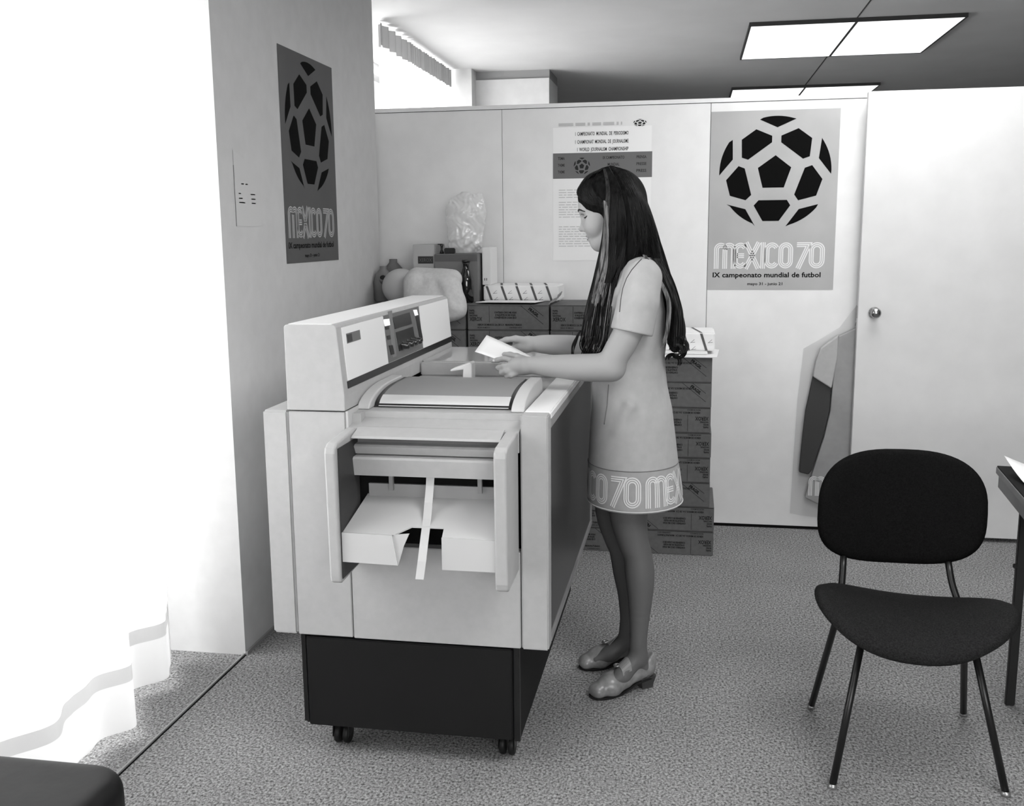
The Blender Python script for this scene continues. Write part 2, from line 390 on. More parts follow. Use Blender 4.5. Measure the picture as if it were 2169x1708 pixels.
# ------------------------------------------------------------------ posters
def world_cup_poster(name, fr, w, h, v_paper, v_line, label, v_ink=.003):
    "fr(u, v): u along the width from the left edge, v up from the bottom edge"
    e = MB(); n = 14
    mp = mat('poster_paper_%d' % round(v_paper*1000), v_paper, .6, .15, noise=.06, scale=5)
    def sag(u, v): return fr(u, v)
    vs = []; fs = []
    for k in (0, 1):
        for j in range(n+1):
            for i in range(n+1): vs.append(FR3(fr, w*i/n, h*j/n, -.0006 if k else -.0012))
    N = (n+1)**2
    for j in range(n):
        for i in range(n):
            a = j*(n+1)+i; fs.append((a, a+1, a+n+2, a+n+1)); fs.append((N+a, N+a+1, N+a+n+2, N+a+n+1))
    e.add(vs, fs); o = e.obj(name, mp)
    tagit(o, label, 'poster')
    s = w/1085.0; X = lambda x: (x-100)*s; Y = lambda y: h-(y-93)*h/1512.0
    bm_ = MB(); ball(bm_, fr, X(655), Y(605), 474*s); bm_.obj('ball_emblem', mat('poster_ink_%d' % round(v_ink*1000), v_ink, .8, .08), o, recalc=False)
    t = MB(); mexico(t, fr, X(150), Y(1424), 232*s); t.obj('title_lettering', mat('poster_line_%d' % round(v_line*1000), v_line, .6), o, recalc=False)
    t = MB(); put_text(t, fr, 'IX campeonato mundial de futbol', X(145), Y(1497), 43*s, (1075-145)*s, .022)
    put_text(t, fr, 'mayo 31 - junio 21', X(450), Y(1565), 24*s, (752-450)*s, .02)
    t.obj('caption_lettering', mat('poster_ink_%d' % round(v_ink*1000), v_ink), o, recalc=False)
    return o
def FR3(fr, u, v, e):
    p = fr(u, v); q = fr(u+.01, v)-p; r = fr(u, v+.01)-p
    return p+q.cross(r).normalized()*e
world_cup_poster('poster', frame((.084, 5.26, 1.256), (1, 0, 0), (0, 0, 1), (0, -1, 0), .0022), .622, .885, .42, .78,
                 'pale football tournament poster on the white partition beside the open door')
world_cup_poster('poster', frame((-1.615, 3.862, 1.437), (0, 1, 0), (0, 0, 1), (1, 0, 0), .0022), .61, .856, .105, .45,
                 'dark football tournament poster on the grey pier beside the window', .002)
# notice of the journalism championship
nf = frame((-.715, 5.26, 1.408), (1, 0, 0), (0, 0, 1), (0, -1, 0), .002)
nb = MB(); nb.add([FR3(nf, a, b, -.001) for a, b in ((0, 0), (.505, 0), (.505, .676), (0, .676))], [(0, 1, 2, 3)]); 
nb.add([FR3(nf, a, b, -.0004) for a, b in ((0, .42), (.509, .42), (.509, .548), (0, .548))], [(0, 1, 2, 3)], 1)
no = nb.obj('notice', [mat('notice_paper', .86, .6), mat('notice_band', .15, .6)])
tagit(no, 'large white printed notice with a grey band on the partition behind the woman', 'notice')
t = MB()
for s_, zc in (('I  CAMPEONATO  MUNDIAL  DE  PERIODISMO', 2.050), ('I  CHAMPIONAT  MONDIAL  DE  JOURNALISME', 2.010), ('I  WORLD  JOURNALISM  CHAMPIONSHIP', 1.972)):
    put_text(t, nf, s_, .388, zc-1.408-.008, .018, .272 if 'WORLD' not in s_ else .262, .012, anchor='r')
for i, s_ in enumerate(('TEMA', 'THEME', 'THEME')): put_text(t, nf, s_, .026, .515-i*.034, .014, .035, .015)
for i, s_ in enumerate(('PRENSA', 'PRESSE', 'PRESS')): put_text(t, nf, s_, .43, .515-i*.034, .014, .05, .015)
for i, s_ in enumerate(('IX CAMPEONATO', 'MUNDIAL', 'DE FUTBOL')): put_text(t, nf, s_, .313, .515-i*.034, .014, .11 if i == 0 else .06, .015, anchor='c')
ball(t, nf, .150, .482, .042)
t.obj('lettering', mat('notice_ink', .012), no, recalc=False)
t = MB(); rr = random.Random(2)
y = .385
while y > .06:
    if rr.random() < .8:
        k = rr.uniform(.25, .45); x = .03
        while x < .03+k:
            w = rr.uniform(.01, .04); rect2d(t, nf, x, y, x+w, y+.0035); x += w+.006
    y -= .0125
x = .03
for wd in (.075, .05, .012, .045, .055, .01, .006): rect2d(t, nf, x, .683, x+wd, .698, rot=.0); x += wd+.012
t.obj('small_print', mat('pale_ink', .52), no, recalc=False)
t = MB(); ball(t, frame((-.27, 5.26, 2.098), (1, 0, 0), (0, 0, .55), (0, -1, 0), .002), 0, 0, .033); 
tt = t.obj('folded_sticker', mat('notice_ink', .012), None, recalc=False); tagit(tt, 'small folded ball sticker above the white notice', 'sticker')
# small sheet taped to the pier
sf = frame((-1.615, 3.42, 1.585), (0, 1, 0), (0, 0, 1), (1, 0, 0), .0015)
sm = MB(); sm.add([sf(0, 0), sf(.215, 0), sf(.205, .20), sf(0, .27)], [(0, 1, 2, 3)]); so = sm.obj('paper_sheet', mat('sheet_on_pier', .60, .7))
tagit(so, 'small typed sheet of paper taped to the grey pier left of the dark poster', 'paper')
t = MB()
for a, b, w in ((.055, .15, .022), (.09, .15, .02), (.03, .115, .018), (.13, .115, .04), (.03, .098, .03), (.135, .098, .035), (.03, .083, .05), (.135, .083, .035)): rect2d(t, sf, a, b, a+w, b+.004)
t.obj('typed_lines', mat('type_grey', .2), so, recalc=False)
edge = MB().box(-1.6145, -1.6125, 3.418, 3.4195, 1.585, 1.80); edge.obj('curled_edge', mat('type_grey', .2), so)

# ------------------------------------------------------------------ photocopier
MC = mat('enamel_grey', .44, .38, .4, noise=.03, scale=40)
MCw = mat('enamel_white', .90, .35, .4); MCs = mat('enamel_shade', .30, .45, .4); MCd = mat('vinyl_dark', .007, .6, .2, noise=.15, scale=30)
MCm = mat('moulding_light', .56, .4, .4); M_blk = mat('black_plastic', .008, .3, .5); M_side = mat('side_laminate', .055, .28, .5)
M_chr = mat('chrome', .7, .15, .5, metal=1); M_rub = mat('rubber', .01, .5)
pc = empty('photocopier', (-.8, 3.3, 0), 'large pale grey office photocopier on a black wheeled base', 'photocopier')
base = B('base_cabinet', -1.125, -.463, 2.678, 3.93, .088, .378, MCd, pc, .003); base['label'] = 'black base cabinet'
B('base_door', -1.108, -.484, 2.662, 2.679, .090, .371, mat('base_door', .009, .6, .2), pc, .003)
for a, b, c in ((-1.125, -1.112, .098), (-.480, -.463, .086)): MB().box(a, b, 2.668, 2.68, c, .375).obj('base_frame', M_blk, pc)
for cx, cy, st in ((-1.03, 2.74, .3), (-.515, 2.75, .9), (-1.03, 3.85, 0), (-.515, 3.85, .2)):
    ca = MB(); ca.box(cx-.03, cx+.03, cy-.03, cy+.03, .078, .0885, .002)
    cc = ca.obj('caster', mat('caster_plate', .35, .3, metal=1), pc)
    w = MB()
    for dx in (-.014, .014): w.lathe([(0, -.009), (.028, -.009), (.031, -.004), (.031, .004), (.028, .009), (0, .009)], (cx+dx, cy, .031), 24, 'x')
    w.obj('wheel', M_rub, cc, True)
    h = MB(); h.prism([(cy-.030, .03), (cy-.026, .062), (cy-.012, .079), (cy+.02, .079), (cy+.03, .06), (cy+.012, .033)], 0, cx-.026, cx-.0235)
    h.prism([(cy-.030, .03), (cy-.026, .062), (cy-.012, .079), (cy+.02, .079), (cy+.03, .06), (cy+.012, .033)], 0, cx+.0235, cx+.026); h.obj('fork', M_blk, cc)
MB().box(-1.13, -.46, 2.76, 3.95, .38, 1.008).obj('chassis', mat('chassis_dark', .015, .6), pc)
B('side_cover', -1.208, -1.1315, 2.66, 3.93, .378, 1.055, MC, pc, .006)
B('front_panel', -1.1285, -.9595, 2.66, 2.70, .379, 1.0535, MC, pc, .002)
B('front_panel', -.9565, -.4575, 2.66, 2.70, .377, px(900, 1162, 2.66).z, MC, pc, .002)
B('front_panel', -.4545, -.377, 2.66, 2.72, .375, 1.056, MC, pc, .004)
sp = MB().box(-.4545, -.382, 2.72, 3.93, .40, 1.03, .002); sp.obj('side_panel', M_side, pc)['label'] = 'dark glossy side panel'
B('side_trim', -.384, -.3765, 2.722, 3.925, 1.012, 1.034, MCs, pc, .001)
B('side_rail', -.41, -.3765, 2.722, 3.93, .376, .399, mat('rail_metal', .42, .35, .5, metal=.5), pc, .003)
B('side_rail', -.382, -.3775, 3.90, 3.93, .40, 1.03, mat('rail_metal', .42), pc, .001)
B('top_strip', -.4545, -.3765, 2.722, 3.95, 1.034, 1.057, MCw, pc, .004)
# console
cp = [(-1.131, 1.057), (-1.131, 1.296), (-1.127, 1.301), (-1.118, 1.303), (-.990, 1.303), (-.981, 1.301), (-.9755, 1.296), (-.958, 1.10), (-.958, 1.057)]
co = MB().prism(cp, 1, 2.66, 3.965).obj('console', MC, pc)
bv = co.modifiers.new('b', 'BEVEL'); bv.width = .0025; bv.segments = 2; bv.limit_method = 'ANGLE'
B('console_top', -1.118, -.990, 2.664, 3.962, 1.3028, 1.3045, MCw, pc)
def cx_at(z): return -.9755+(1.296-z)/.196*.0175
def facebox(mb, y0, y1, z0, z1, t0=-.001, t1=.003, mi=0):
    vs = []
    for y in (y0, y1):
        for z in (z0, z1):
            for t in (t0, t1): vs.append((cx_at(z)+t, y, z))
    mb.add(vs, [(0, 1, 3, 2), (4, 6, 7, 5), (0, 4, 5, 1), (2, 3, 7, 6), (1, 5, 7, 3), (0, 2, 6, 4)], mi); return mb
facebox(MB(), 2.700, 3.088, 1.139, 1.291).obj('console_door', MCw, pc)
facebox(MB(), 3.530, 3.958, 1.139, 1.291).obj('console_door', MCw, pc)
facebox(MB(), 2.694, 3.962, 1.117, 1.137, -.001, .002).obj('console_stripe', M_blk, pc)['label'] = 'black stripe'
ins = facebox(MB(), 3.092, 3.526, 1.139, 1.292, -.001, .001).obj('control_panel', mat('panel_grey', .15, .5), pc)
def fyz(x, y):
    d = ray(x, y); k = (-.966-CAM.x)/d.x; p = CAM+d*k; return p.y, p.z
def fpoly(mb, pts, t, mi=0):
    P = []
    for (x, y) in pts:
        yy, zz = fyz(740+x/7.118, 620+y/7.118); P.append((cx_at(zz)+t, yy, zz))
    n = len(P); mb.add(P+[(p[0]-.002, p[1], p[2]) for p in P], [tuple(range(n))]+[(i, (i+1) % n, (i+1) % n+n, i+n) for i in range(n)], mi)
t = MB(); fpoly(t, [(625, 285), (632, 980), (690, 960), (680, 270)], .0015); t.obj('panel_divider', mat('panel_line', .22, .5), ins)
for pts, m_, nm in (([(680,375),(700,550),(955,470),(935,295)], M_blk, 'display_window'), ([(710,600),(735,885),(985,790),(965,515)], M_blk, 'dial_recess'),
                    ([(540,405),(555,508),(633,490),(628,395)], emis('lamp_button', .55), 'indicator_lamp'), ([(990,262),(1010,350),(1056,336),(1042,258)], emis('lamp_button2', .55), 'indicator_lamp'),
                    ([(1015,362),(1055,742),(1098,730),(1062,345)], M_blk, 'slot'), ([(560,515),(565,562),(612,548),(608,505)], M_blk, 'slot'),
                    ([(572,655),(580,712),(628,700),(620,640)], M_blk, 'slot'), ([(590,800),(610,942),(662,925),(645,790)], M_blk, 'slot')):
    t = MB(); fpoly(t, pts, .0022); t.obj(nm, m_, ins)
for x, y in ((795, 800), (865, 770), (925, 745), (985, 725)):
    yy, zz = fyz(740+x/7.118, 620+y/7.118); k = MB()
    k.lathe([(0, .026), (.008, .026), (.011, .022), (.012, .004), (.016, .002), (.016, 0), (0, 0)], (cx_at(zz), yy, zz), 20, 'x')
    k.box(cx_at(zz)+.026, cx_at(zz)+.0275, yy-.0015, yy+.0015, zz, zz+.01)
    k.obj('knob', mat('knob_gloss', .02, .15, .6), ins, True)
y0, z0 = fyz(736, 718); y1, z1 = fyz(764, 695)
t = facebox(MB(), y0, y1, 1.243, 1.271, 0, .0042); t.obj('badge', mat('badge_grey', .16, .4), pc)
facebox(MB(), y0+.004, y0+.045, 1.246, 1.268, .002, .0048).obj('badge_window', M_blk, pc)
# deck, rear block, curved platen cover
B('deck_end', -.959, -.951, 2.664, 2.80, .99, 1.056, MCm, pc, .001)
B('deck_side', -.9585, -.925, 2.70, 2.74, .99, 1.044, MC, pc)
B('deck', -.9565, -.4575, 2.737, 3.95, 1.010, 1.046, MC, pc, .002)
rb = MB().box(-.9555, -.4575, 3.465, 3.948, 1.046, 1.094, .004); rb.obj('rear_housing', MC, pc)
B('document_shelf', -.9555, -.4575, 3.50, 3.945, 1.094, 1.0965, mat('glass_top', .42, .08, .6), pc)
def arcprof(y0, y1, h, zb=1.0465, pw=2.4, n=16, y2=None):
    "rises steeply at the front, flat over the back"
    P = []
    for i in range(n+1):
        a = pi/2*i/n; P.append((y0+(y1-y0)*(1-math.cos(a)), zb+h*math.sin(a)))
    P += [((y2 or y1+.14), zb+h), ((y2 or y1+.14)+.02, zb+h*.7), ((y2 or y1+.14)+.02, zb)]
    return P
for a, b in ((-.955, -.918), (-.497, -.459)):
    o = MB().prism(arcprof(2.755, 2.99, .053, y2=3.10), 0, a, b).obj('cover_cheek', MCm, pc)
    bv = o.modifiers.new('b', 'BEVEL'); bv.width = .004; bv.segments = 2; bv.limit_method = 'ANGLE'; bv.angle_limit = 1
o = MB().prism(arcprof(2.80, 3.0, .044, y2=3.12), 0, -.916, -.499).obj('cover_gasket', M_blk, pc)
pr = arcprof(2.803, 3.0, .046, y2=3.12); 
o = MB().prism(pr, 0, -.902, -.513).obj('platen_cover', mat('cover_vinyl', .27, .6, .3), pc)
fr_ = [(p[0]-.0012, p[1]+.0012) for p in pr[:8]]
st = MB().prism([(2.796, 1.050)]+fr_[1:]+[(fr_[-1][0]+.004, fr_[-1][1]-.008), (2.808, 1.050)], 0, -.903, -.512)
st.obj('cover_front_rail', mat('satin_aluminium', .78, .35, .5, metal=.35), pc)
MB().box(-.903, -.512, 2.798, 2.81, 1.0465, 1.0505).obj('rail_gap', M_blk, pc)
hq = [(px(x, y, 3.27).x, px(x, y, 3.27).z) for x, y in ((983, 812), (1003, 812), (1003, 769), (999, 766), (958, 781), (958, 785), (985, 781))]
hd = MB().prism(hq, 1, 3.24, 3.30).obj('cover_handle', MCw, pc)
bv = hd.modifiers.new('b', 'BEVEL'); bv.width = .003; bv.segments = 2
# paper exit unit with its two arms and tray
def zy(y, Y): return px(900, y, Y).z
def zy(y, Y): return px(900, y, Y).z
MB().prism([(2.736, .95), (2.662, .95), (2.662, 1.008), (2.736, 1.027)], 0, -.9545, -.4585).obj('exit_top_plate', MC, pc)
hood = MB().prism([(2.70, 1.012), (2.70, zy(932, 2.60)), (2.603, zy(932, 2.60)), (2.599, .992), (2.606, .998), (2.665, 1.0125)], 0, -.922, -.50)
hood = hood.obj('exit_hood', MC, pc); bv = hood.modifiers.new('b', 'BEVEL'); bv.width = .004; bv.segments = 2; bv.limit_method = 'ANGLE'
zr = [zy(v, 2.62) for v in (932, 946, 972, 1011)]
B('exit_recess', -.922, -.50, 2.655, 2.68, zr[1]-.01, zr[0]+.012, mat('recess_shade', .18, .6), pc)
r1 = MB().prism([(2.68, zr[1]+.002), (2.628, zr[1]-.001), (2.620, zr[1]-.006), (2.634, zr[2]+.006), (2.66, zr[2]+.002)], 0, -.922, -.50).obj('exit_bar', MC, pc)
r2 = MB().prism([(2.66, zr[2]+.003), (2.612, zr[2]+.001), (2.606, zr[2]-.004), (2.616, zr[3]), (2.66, zr[3])], 0, -.922, -.50).obj('exit_bar', MC, pc)
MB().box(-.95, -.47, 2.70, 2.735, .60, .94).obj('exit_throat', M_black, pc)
B('inner_plate', -.905, -.505, 2.69, 2.70, zy(1052, 2.7)-.01, zy(1026, 2.7), mat('inner_plate', .35, .5), pc)
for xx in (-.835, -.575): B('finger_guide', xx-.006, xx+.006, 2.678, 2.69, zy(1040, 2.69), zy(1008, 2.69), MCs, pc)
aL0 = px(690, 1000, 2.485).x; aL1 = px(713, 1000, 2.485).x; aR0 = px(1046, 1000, 2.485).x; aR1 = px(1074, 1000, 2.485).x
for x0_, x1_, sh in ((aL0, aL1, MC), (aR0, aR1, MC)):
    pf = [(2.66, .612), (2.50, .606), (2.487, .612), (2.483, .63), (2.475, .975), (2.48, .99), (2.50, 1.0), (2.66, 1.012)]
    o = MB().prism(pf, 0, x0_, x1_).obj('exit_arm', sh, pc); bv = o.modifiers.new('b', 'BEVEL'); bv.width = .006; bv.segments = 3; bv.limit_method = 'ANGLE'; bv.angle_limit = .9
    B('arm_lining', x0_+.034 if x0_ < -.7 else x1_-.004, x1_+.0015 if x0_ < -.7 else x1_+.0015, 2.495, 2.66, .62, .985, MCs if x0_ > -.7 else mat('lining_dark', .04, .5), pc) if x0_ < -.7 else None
zt0 = zy(1052, 2.69); zt1 = zy(1136, 2.505)
def tp(s, w): return (2.70+(2.502-2.70)*s, zt0+(zt1-zt0)*s)
xl, xr = aL1+.003, aR0-.001; n0, n1 = px(842, 1150, 2.50).x, px(936, 1150, 2.50).x; m0, m1 = px(868, 1148, 2.52).x, px(936, 1148, 2.52).x
tr = MB()
def tpt(x, s, dz=0): y, z = tp(s, 0); return (x, y, z+dz)
top = [tpt(xl+.01, 0), tpt(xl+.0, 1), tpt(n0-.012, 1), tpt(m0, .78), tpt(m1, .78), tpt(n1, 1), tpt(xr, 1), tpt(xr, 0)]
n = len(top); tr.add(top+[(a, b, c-.004) for a, b, c in top], [tuple(range(n)), tuple(range(2*n-1, n-1, -1))]+[(i, i+n, (i+1) % n+n, (i+1) % n) for i in range(n)])
tray = tr.obj('exit_tray', MCm, pc)
zb1 = px(780, 1197, 2.49).z; zb2 = px(990, 1212, 2.49).z
MB().prism([(n1, zt1), (xr, zt1-.002), (xr, zb2), (n1, zb2)], 1, 2.496, 2.502).obj('tray_lip', MCm, tray)
lp = MB().prism([(xl, zt1+.002), (n0-.014, zt1), (n0, zb1), (xl, zb1+.003)], 1, 2.496, 2.502)
lp.prism([(n0-.014, zt1), (m0+.004, zt1+.005), (m0-.012, zt1-.03), (n0, zb1)], 1, 2.502, 2.506)
lp.obj('tray_lip', MCm, tray)
strip = MB(); sw = .0115
pth = [(px(912, 1010, 2.66).x, 2.665, zr[3]+.01), (px(909, 1060, 2.68).x, 2.668, zt0+.02)]
def on_y(x, y, Y): p = px(x, y, Y); return (p.x, p.y, p.z)
pth = [on_y(912, 1008, 2.64), on_y(911, 1030, 2.635), on_y(908, 1065, 2.62), on_y(905, 1100, 2.575), on_y(901, 1130, 2.53), on_y(898, 1155, 2.495), on_y(894, 1190, 2.475), on_y(889, 1228, 2.462)]
vs = []
for (a, b, c) in pth: vs += [(a-sw, b, c), (a+sw, b, c), (a+sw, b-.0025, c+.001), (a-sw, b-.0025, c+.001)]
fs = []
for i in range(len(pth)-1):
    for k in range(4): fs.append((4*i+k, 4*i+(k+1) % 4, 4*i+4+(k+1) % 4, 4*i+4+k))
fs += [(0, 1, 2, 3), tuple(4*(len(pth)-1)+k for k in (3, 2, 1, 0))]
strip.add(vs, fs).obj('paper_guide_strap', MCm, pc)

# ------------------------------------------------------------------ cartons
MK = mat('kraft_board', .135, .8, .2, noise=.08, scale=50); MI = mat('carton_ink', .006, .8); MSl = mat('carton_slit', .01, .9)
def printing(fr, w, h, flip, style=0):
    t = MB(); g = (lambda u, v: fr(w-u, h-v)) if flip else fr
    L = .095
    for i, s_ in enumerate(('PAPEL', 'BOND', 'NACIONAL')): put_text(t, g, s_, .010, h-.031-i*.012, .0080, (.026, .024, .040)[i], .035)
    put_text(t, g, "XEROX", .010, h-.077, .018, .062, .02)
    line2d(t, g, (L+.012, .034), (L+.012, h-.006), .0016)
    cx = w*.47
    for i, (s_, ww) in enumerate((('CONTENIDO CINCO MIL HOJAS', .108), ('8 PAQUETES DE 500 HOJAS', .100), ('CONSERVESE EN LUGAR SECO', .108))): put_text(t, g, s_, cx, h-.040-i*.0125, .0084, ww, .04, anchor='c')
    put_text(t, g, 'XEROX DE MEXICO, S.A. DE C.V.  MANUFACTURADO', .048, .020, .0084, w*.55, .04)
    put_text(t, g, 'HECHO EN MEXICO', .048, .0075, .0065, .062, .02)
    put_text(t, g, 'CONTENIDO NETO', .048+w*.55, .0075, .0065, .062, .02, anchor='r')
    g2 = g
    if style == 1:      # print turned over, warning band upright at the right-hand end
        t = MB(); g = lambda u, v: fr(w-u, h-v); g2 = fr
        for i, (s_, ww) in enumerate((('CONTENIDO CINCO MIL HOJAS', .108), ('8 PAQUETES DE 500 HOJAS', .100), ('CONSERVESE EN LUGAR SECO', .108))): put_text(t, g, s_, w*.53, .072-i*.0125, .0084, ww, .04, anchor='c')
        put_text(t, g, 'XEROX DE MEXICO, S.A. DE C.V.  MANUFACTURADO', w-.09, h-.094, .0084, w*.55, .04, anchor='r')
    a = (w-.135, h-.004); b = (w-.026, .028)
    line2d(t, g2, a, b, .0018); line2d(t, g2, (w-.088, h-.004), (w-.026, h-.052), .0018)
    put_text(t, g2, 'FRAGIL', w-.100, h-.022, .014, .058, .045, rot=-math.atan2(a[1]-b[1], b[0]-a[0])+.02)
    return t
ORD = ['topmost', 'second', 'third', 'fourth', 'fifth', 'sixth', 'seventh', 'eighth', 'ninth', 'lowest']
def carton(x0, z0, label, group, flip=False, style=0, w=.3975, h=.1195, d=.40, y0=4.735, rz=0):
    c = MB().box(x0, x0+w, y0, y0+d, z0, z0+h, .0025); c.box(x0+.004, x0+w-.004, y0-.0003, y0+.01, z0+h-.004, z0+h-.0025, mi=1)
    o = c.obj('carton', [MK, MSl]); tagit(o, label, 'carton', group)
    t = printing(frame((x0, y0, z0), (1, 0, 0), (0, 0, 1), (0, -1, 0), .0007), w, h, flip, style); t.obj('printing', MI, o, recalc=False)
    return o
P_ = .1212
stacks = [(-1.470, 10, 'stack under the white cloth behind the copier', (False, 0)), (-1.064, 10, 'stack under the dark bottle and striped ream', (False, 0)), (-.658, 10, 'stack seen between the striped ream and the woman', (False, 0))]
rr = random.Random(11)
for x0, n, where, (fl, stl) in stacks:
    for k in range(n):
        lvl = n-1-k; jx = rr.uniform(-.002, .002) if x0 > -1.4 else rr.uniform(-.004, -.001)
        if k == 0: jx = 0
        if lvl == 0 and x0 == -1.064: carton(x0+jx, k*P_+.0004, '%s grey carton in the %s' % (ORD[lvl], where), 'cartons stacked against the partition', fl, stl); continue
        carton(x0+jx, k*P_+.0004, '%s grey carton in the %s' % (ORD[lvl], where), 'cartons stacked against the partition', fl, stl, w=(.3975, .3975, .355)[int((x0+1.471)/.4)])
ro = ['topmost', 'second from the top', 'third from the top', 'fourth from the top', 'fifth from the top', 'third from the floor', 'second from the floor', 'lowest']
kinds = [(False, 1), (False, 1), (True, 0), (True, 0), (True, 0), (False, 1), (True, 0), (True, 0)]
for i in range(8):
    k = 7-i; x1 = .133 if k < 2 else (.107, .107, .106, .111, .109, .110)[i]
    carton(x1-.40, k*.1215+.0004, 'grey carton %s in the stack behind the woman, %s' % (ro[i], 'writing upside down' if kinds[i][0] else 'warning band upright'), 'cartons in the stack behind the woman', kinds[i][0], kinds[i][1], w=.40, h=.1198)
# flaps of the opened box
fl = MB(); vs = []
prof = [(-.668, 1.2135), (-.664, 1.222), (-.655, 1.226), (-.640, 1.232), (-.628, 1.245), (-.622, 1.262)]
pp = [(a, b) for a, b in prof]; 
for (a, b) in pp: vs += [(a, 4.74, b), (a-.012, 4.975, b+.003)]
fl.add(vs, [(2*i, 2*i+1, 2*i+3, 2*i+2) for i in range(len(pp)-1)])
fo = fl.obj('carton_flap', mat('board_inside', .30, .8)); tagit(fo, 'raised grey cardboard flap at the right end of the opened carton', 'cardboard flap')
sd = fo.modifiers.new('s', 'SOLIDIFY'); sd.thickness = .004
def sheet(name, pts, z, m_, label, cat='paper', th=.0012, bend=0):
    mb = MB(); n = len(pts)
    mb.add([(x, y, z+(c if c else 0)) for x, y, c in pts]+[(x, y, z-th+(c if c else 0)) for x, y, c in pts], [tuple(range(n)), tuple(range(2*n-1, n-1, -1))]+[(i, i+n, (i+1) % n+n, (i+1) % n) for i in range(n)])
    return tagit(mb.obj(name, m_), label, cat)
MW = mat('white_paper', .86, .6)
sheet('paper_sheet', [(-1.03, 4.77, .004), (-.735, 4.76, .004), (-.715, 4.95, 0), (-1.00, 4.97, 0)], 1.2185, MW, 'white sheet lying on the opened carton in front of the wrapped ream', th=.002)
sheet('card_board', [(-.285, 4.70, 0), (.127, 4.69, 0), (.145, 5.0, 0), (-.27, 5.02, 0)], .9765, mat('card_white', .75, .6), 'white card lying on top of the carton stack behind the woman', 'card', th=.004)
# wrapped reams of paper
def ream(x0, x1, y0, y1, z0, z1, label, n=5, dark=False):
    e = MB().box(x0, x1, y0, y1, z0, z1, .006); o = e.obj('paper_ream', mat('ream_wrapper', .80, .45, .4, bump=.25, bscale=40, dist=.004)); tagit(o, label, 'paper ream', 'wrapped paper reams')
    t = MB(); f1 = frame((x0, y0, z0), (1, 0, 0), (0, 0, 1), (0, -1, 0), .0008); f2 = frame((x0, y0, z1), (1, 0, 0), (0, 1, 0), (0, 0, 1), .0008)
    L = x1-x0; H = z1-z0; D = y1-y0; st = L/n
    for i in range(n):
        u = st*(i+.12)
        t.add([f1(u+.028, .002), f1(u+.040, .002), f1(u+.014, H-.004), f1(u+.002, H-.004)], [(0, 1, 2, 3)])
        t.add([f2(u+.002, .004), f2(u+.014, .004), f2(u-.03, D-.01), f2(u-.042, D-.01)] if u > .045 else [f2(u+.002, .004), f2(u+.014, .004), f2(u+.003, .05), f2(u-.003, .05)], [(0, 1, 2, 3)])
        for (dx, dz) in ((.055, .012), (.050, .045)):
            if u+dx+.02 < L: line2d(t, f1, (u+dx-.009, dz-.007), (u+dx+.009, dz+.009), .0016); line2d(t, f1, (u+dx-.01, dz-.006), (u+dx+.012, dz-.004), .0016)
    t.obj('wrapper_print', mat('wrapper_stripe', .09, .6), o, recalc=False); return o
ream(-1.035, -.652, 4.985, 5.23, 1.2125, 1.292, 'white striped ream of paper lying on the opened carton')
ream(-.21, .118, 4.80, 5.08, .992, 1.078, 'white striped ream of paper behind the woman\'s hair on the right-hand carton stack', 4)
bk = MB().box(-.20, .085, 4.77, 5.06, .9775, .9915, .003); tagit(bk.obj('paper_pad', mat('pad_white', .7, .6)), 'thin white pad under the striped ream behind the woman', 'paper pad')
# things on the left-hand stacks
TOP = 10*P_-.0012
def lettered_box():
    x0, x1 = -1.396, -1.285; e = MB().box(x0, x1, 4.97, 5.2, TOP, 1.50, .003); o = e.obj('supply_box', mat('box_pale', .42, .7)); tagit(o, 'pale upright supplies box with a black label reading XEROX', 'box')
    f = frame((0, 4.97, 0), (1, 0, 0), (0, 0, 1), (0, -1, 0), .0008)
    t = MB(); rect2d(t, f, -1.370, 1.403, -1.290, 1.440); t.obj('label', M_blk, o, recalc=False)
    t = MB(); put_text(t, frame((0, 4.97, 0), (1, 0, 0), (0, 0, 1), (0, -1, 0), .0014), 'XEROX', -1.364, 1.4115, .019, .067, .0); t.obj('label_lettering', mat('label_ink', .12), o, recalc=False)
lettered_box()
tb = MB().box(-1.281, -1.058, 4.955, 5.2, TOP, 1.452, .003).box(-1.280, -1.059, 4.9535, 4.96, 1.414, 1.449, mi=1)
tagit(tb.obj('carton_tray', [mat('tray_grey', .19, .8), mat('tray_band', .12, .8)]), 'low grey cardboard tray box between the labelled box and the upright folder', 'box')
st = MB().lathe([(0, 0), (.012, 0), (.010, .01), (.005, .02), (.006, .035), (.010, .045), (.004, .05), (0, .05)], (-1.252, 5.0, 1.452), 16); st.box(-1.272, -1.249, 4.996, 5.004, 1.497, 1.502)
tagit(st.obj('rubber_stamp', M_blk, smooth=True), 'tiny black handled stamp standing on the grey tray box', 'stamp')
tagit(MB().box(-1.232, -1.180, 4.965, 5.0, 1.4525, 1.481, .004).obj('tape_box', mat('dark_box', .02, .6)), 'small black box on the grey tray box under the plastic bag', 'box')
fo_ = MB().box(-1.047, -1.004, 5.02, 5.2, 1.2925, 1.482, .002); o = fo_.obj('box_file', mat('file_white', .75, .6)); tagit(o, 'upright white box file standing beside the grey tray box', 'box file')
t = MB(); f = frame((0, 5.02, 0), (1, 0, 0), (0, 0, 1), (0, -1, 0), .0008); put_text(t, f, '11', -1.037, 1.315, .012, .014, .03); t.obj('lettering', MI, o, recalc=False)
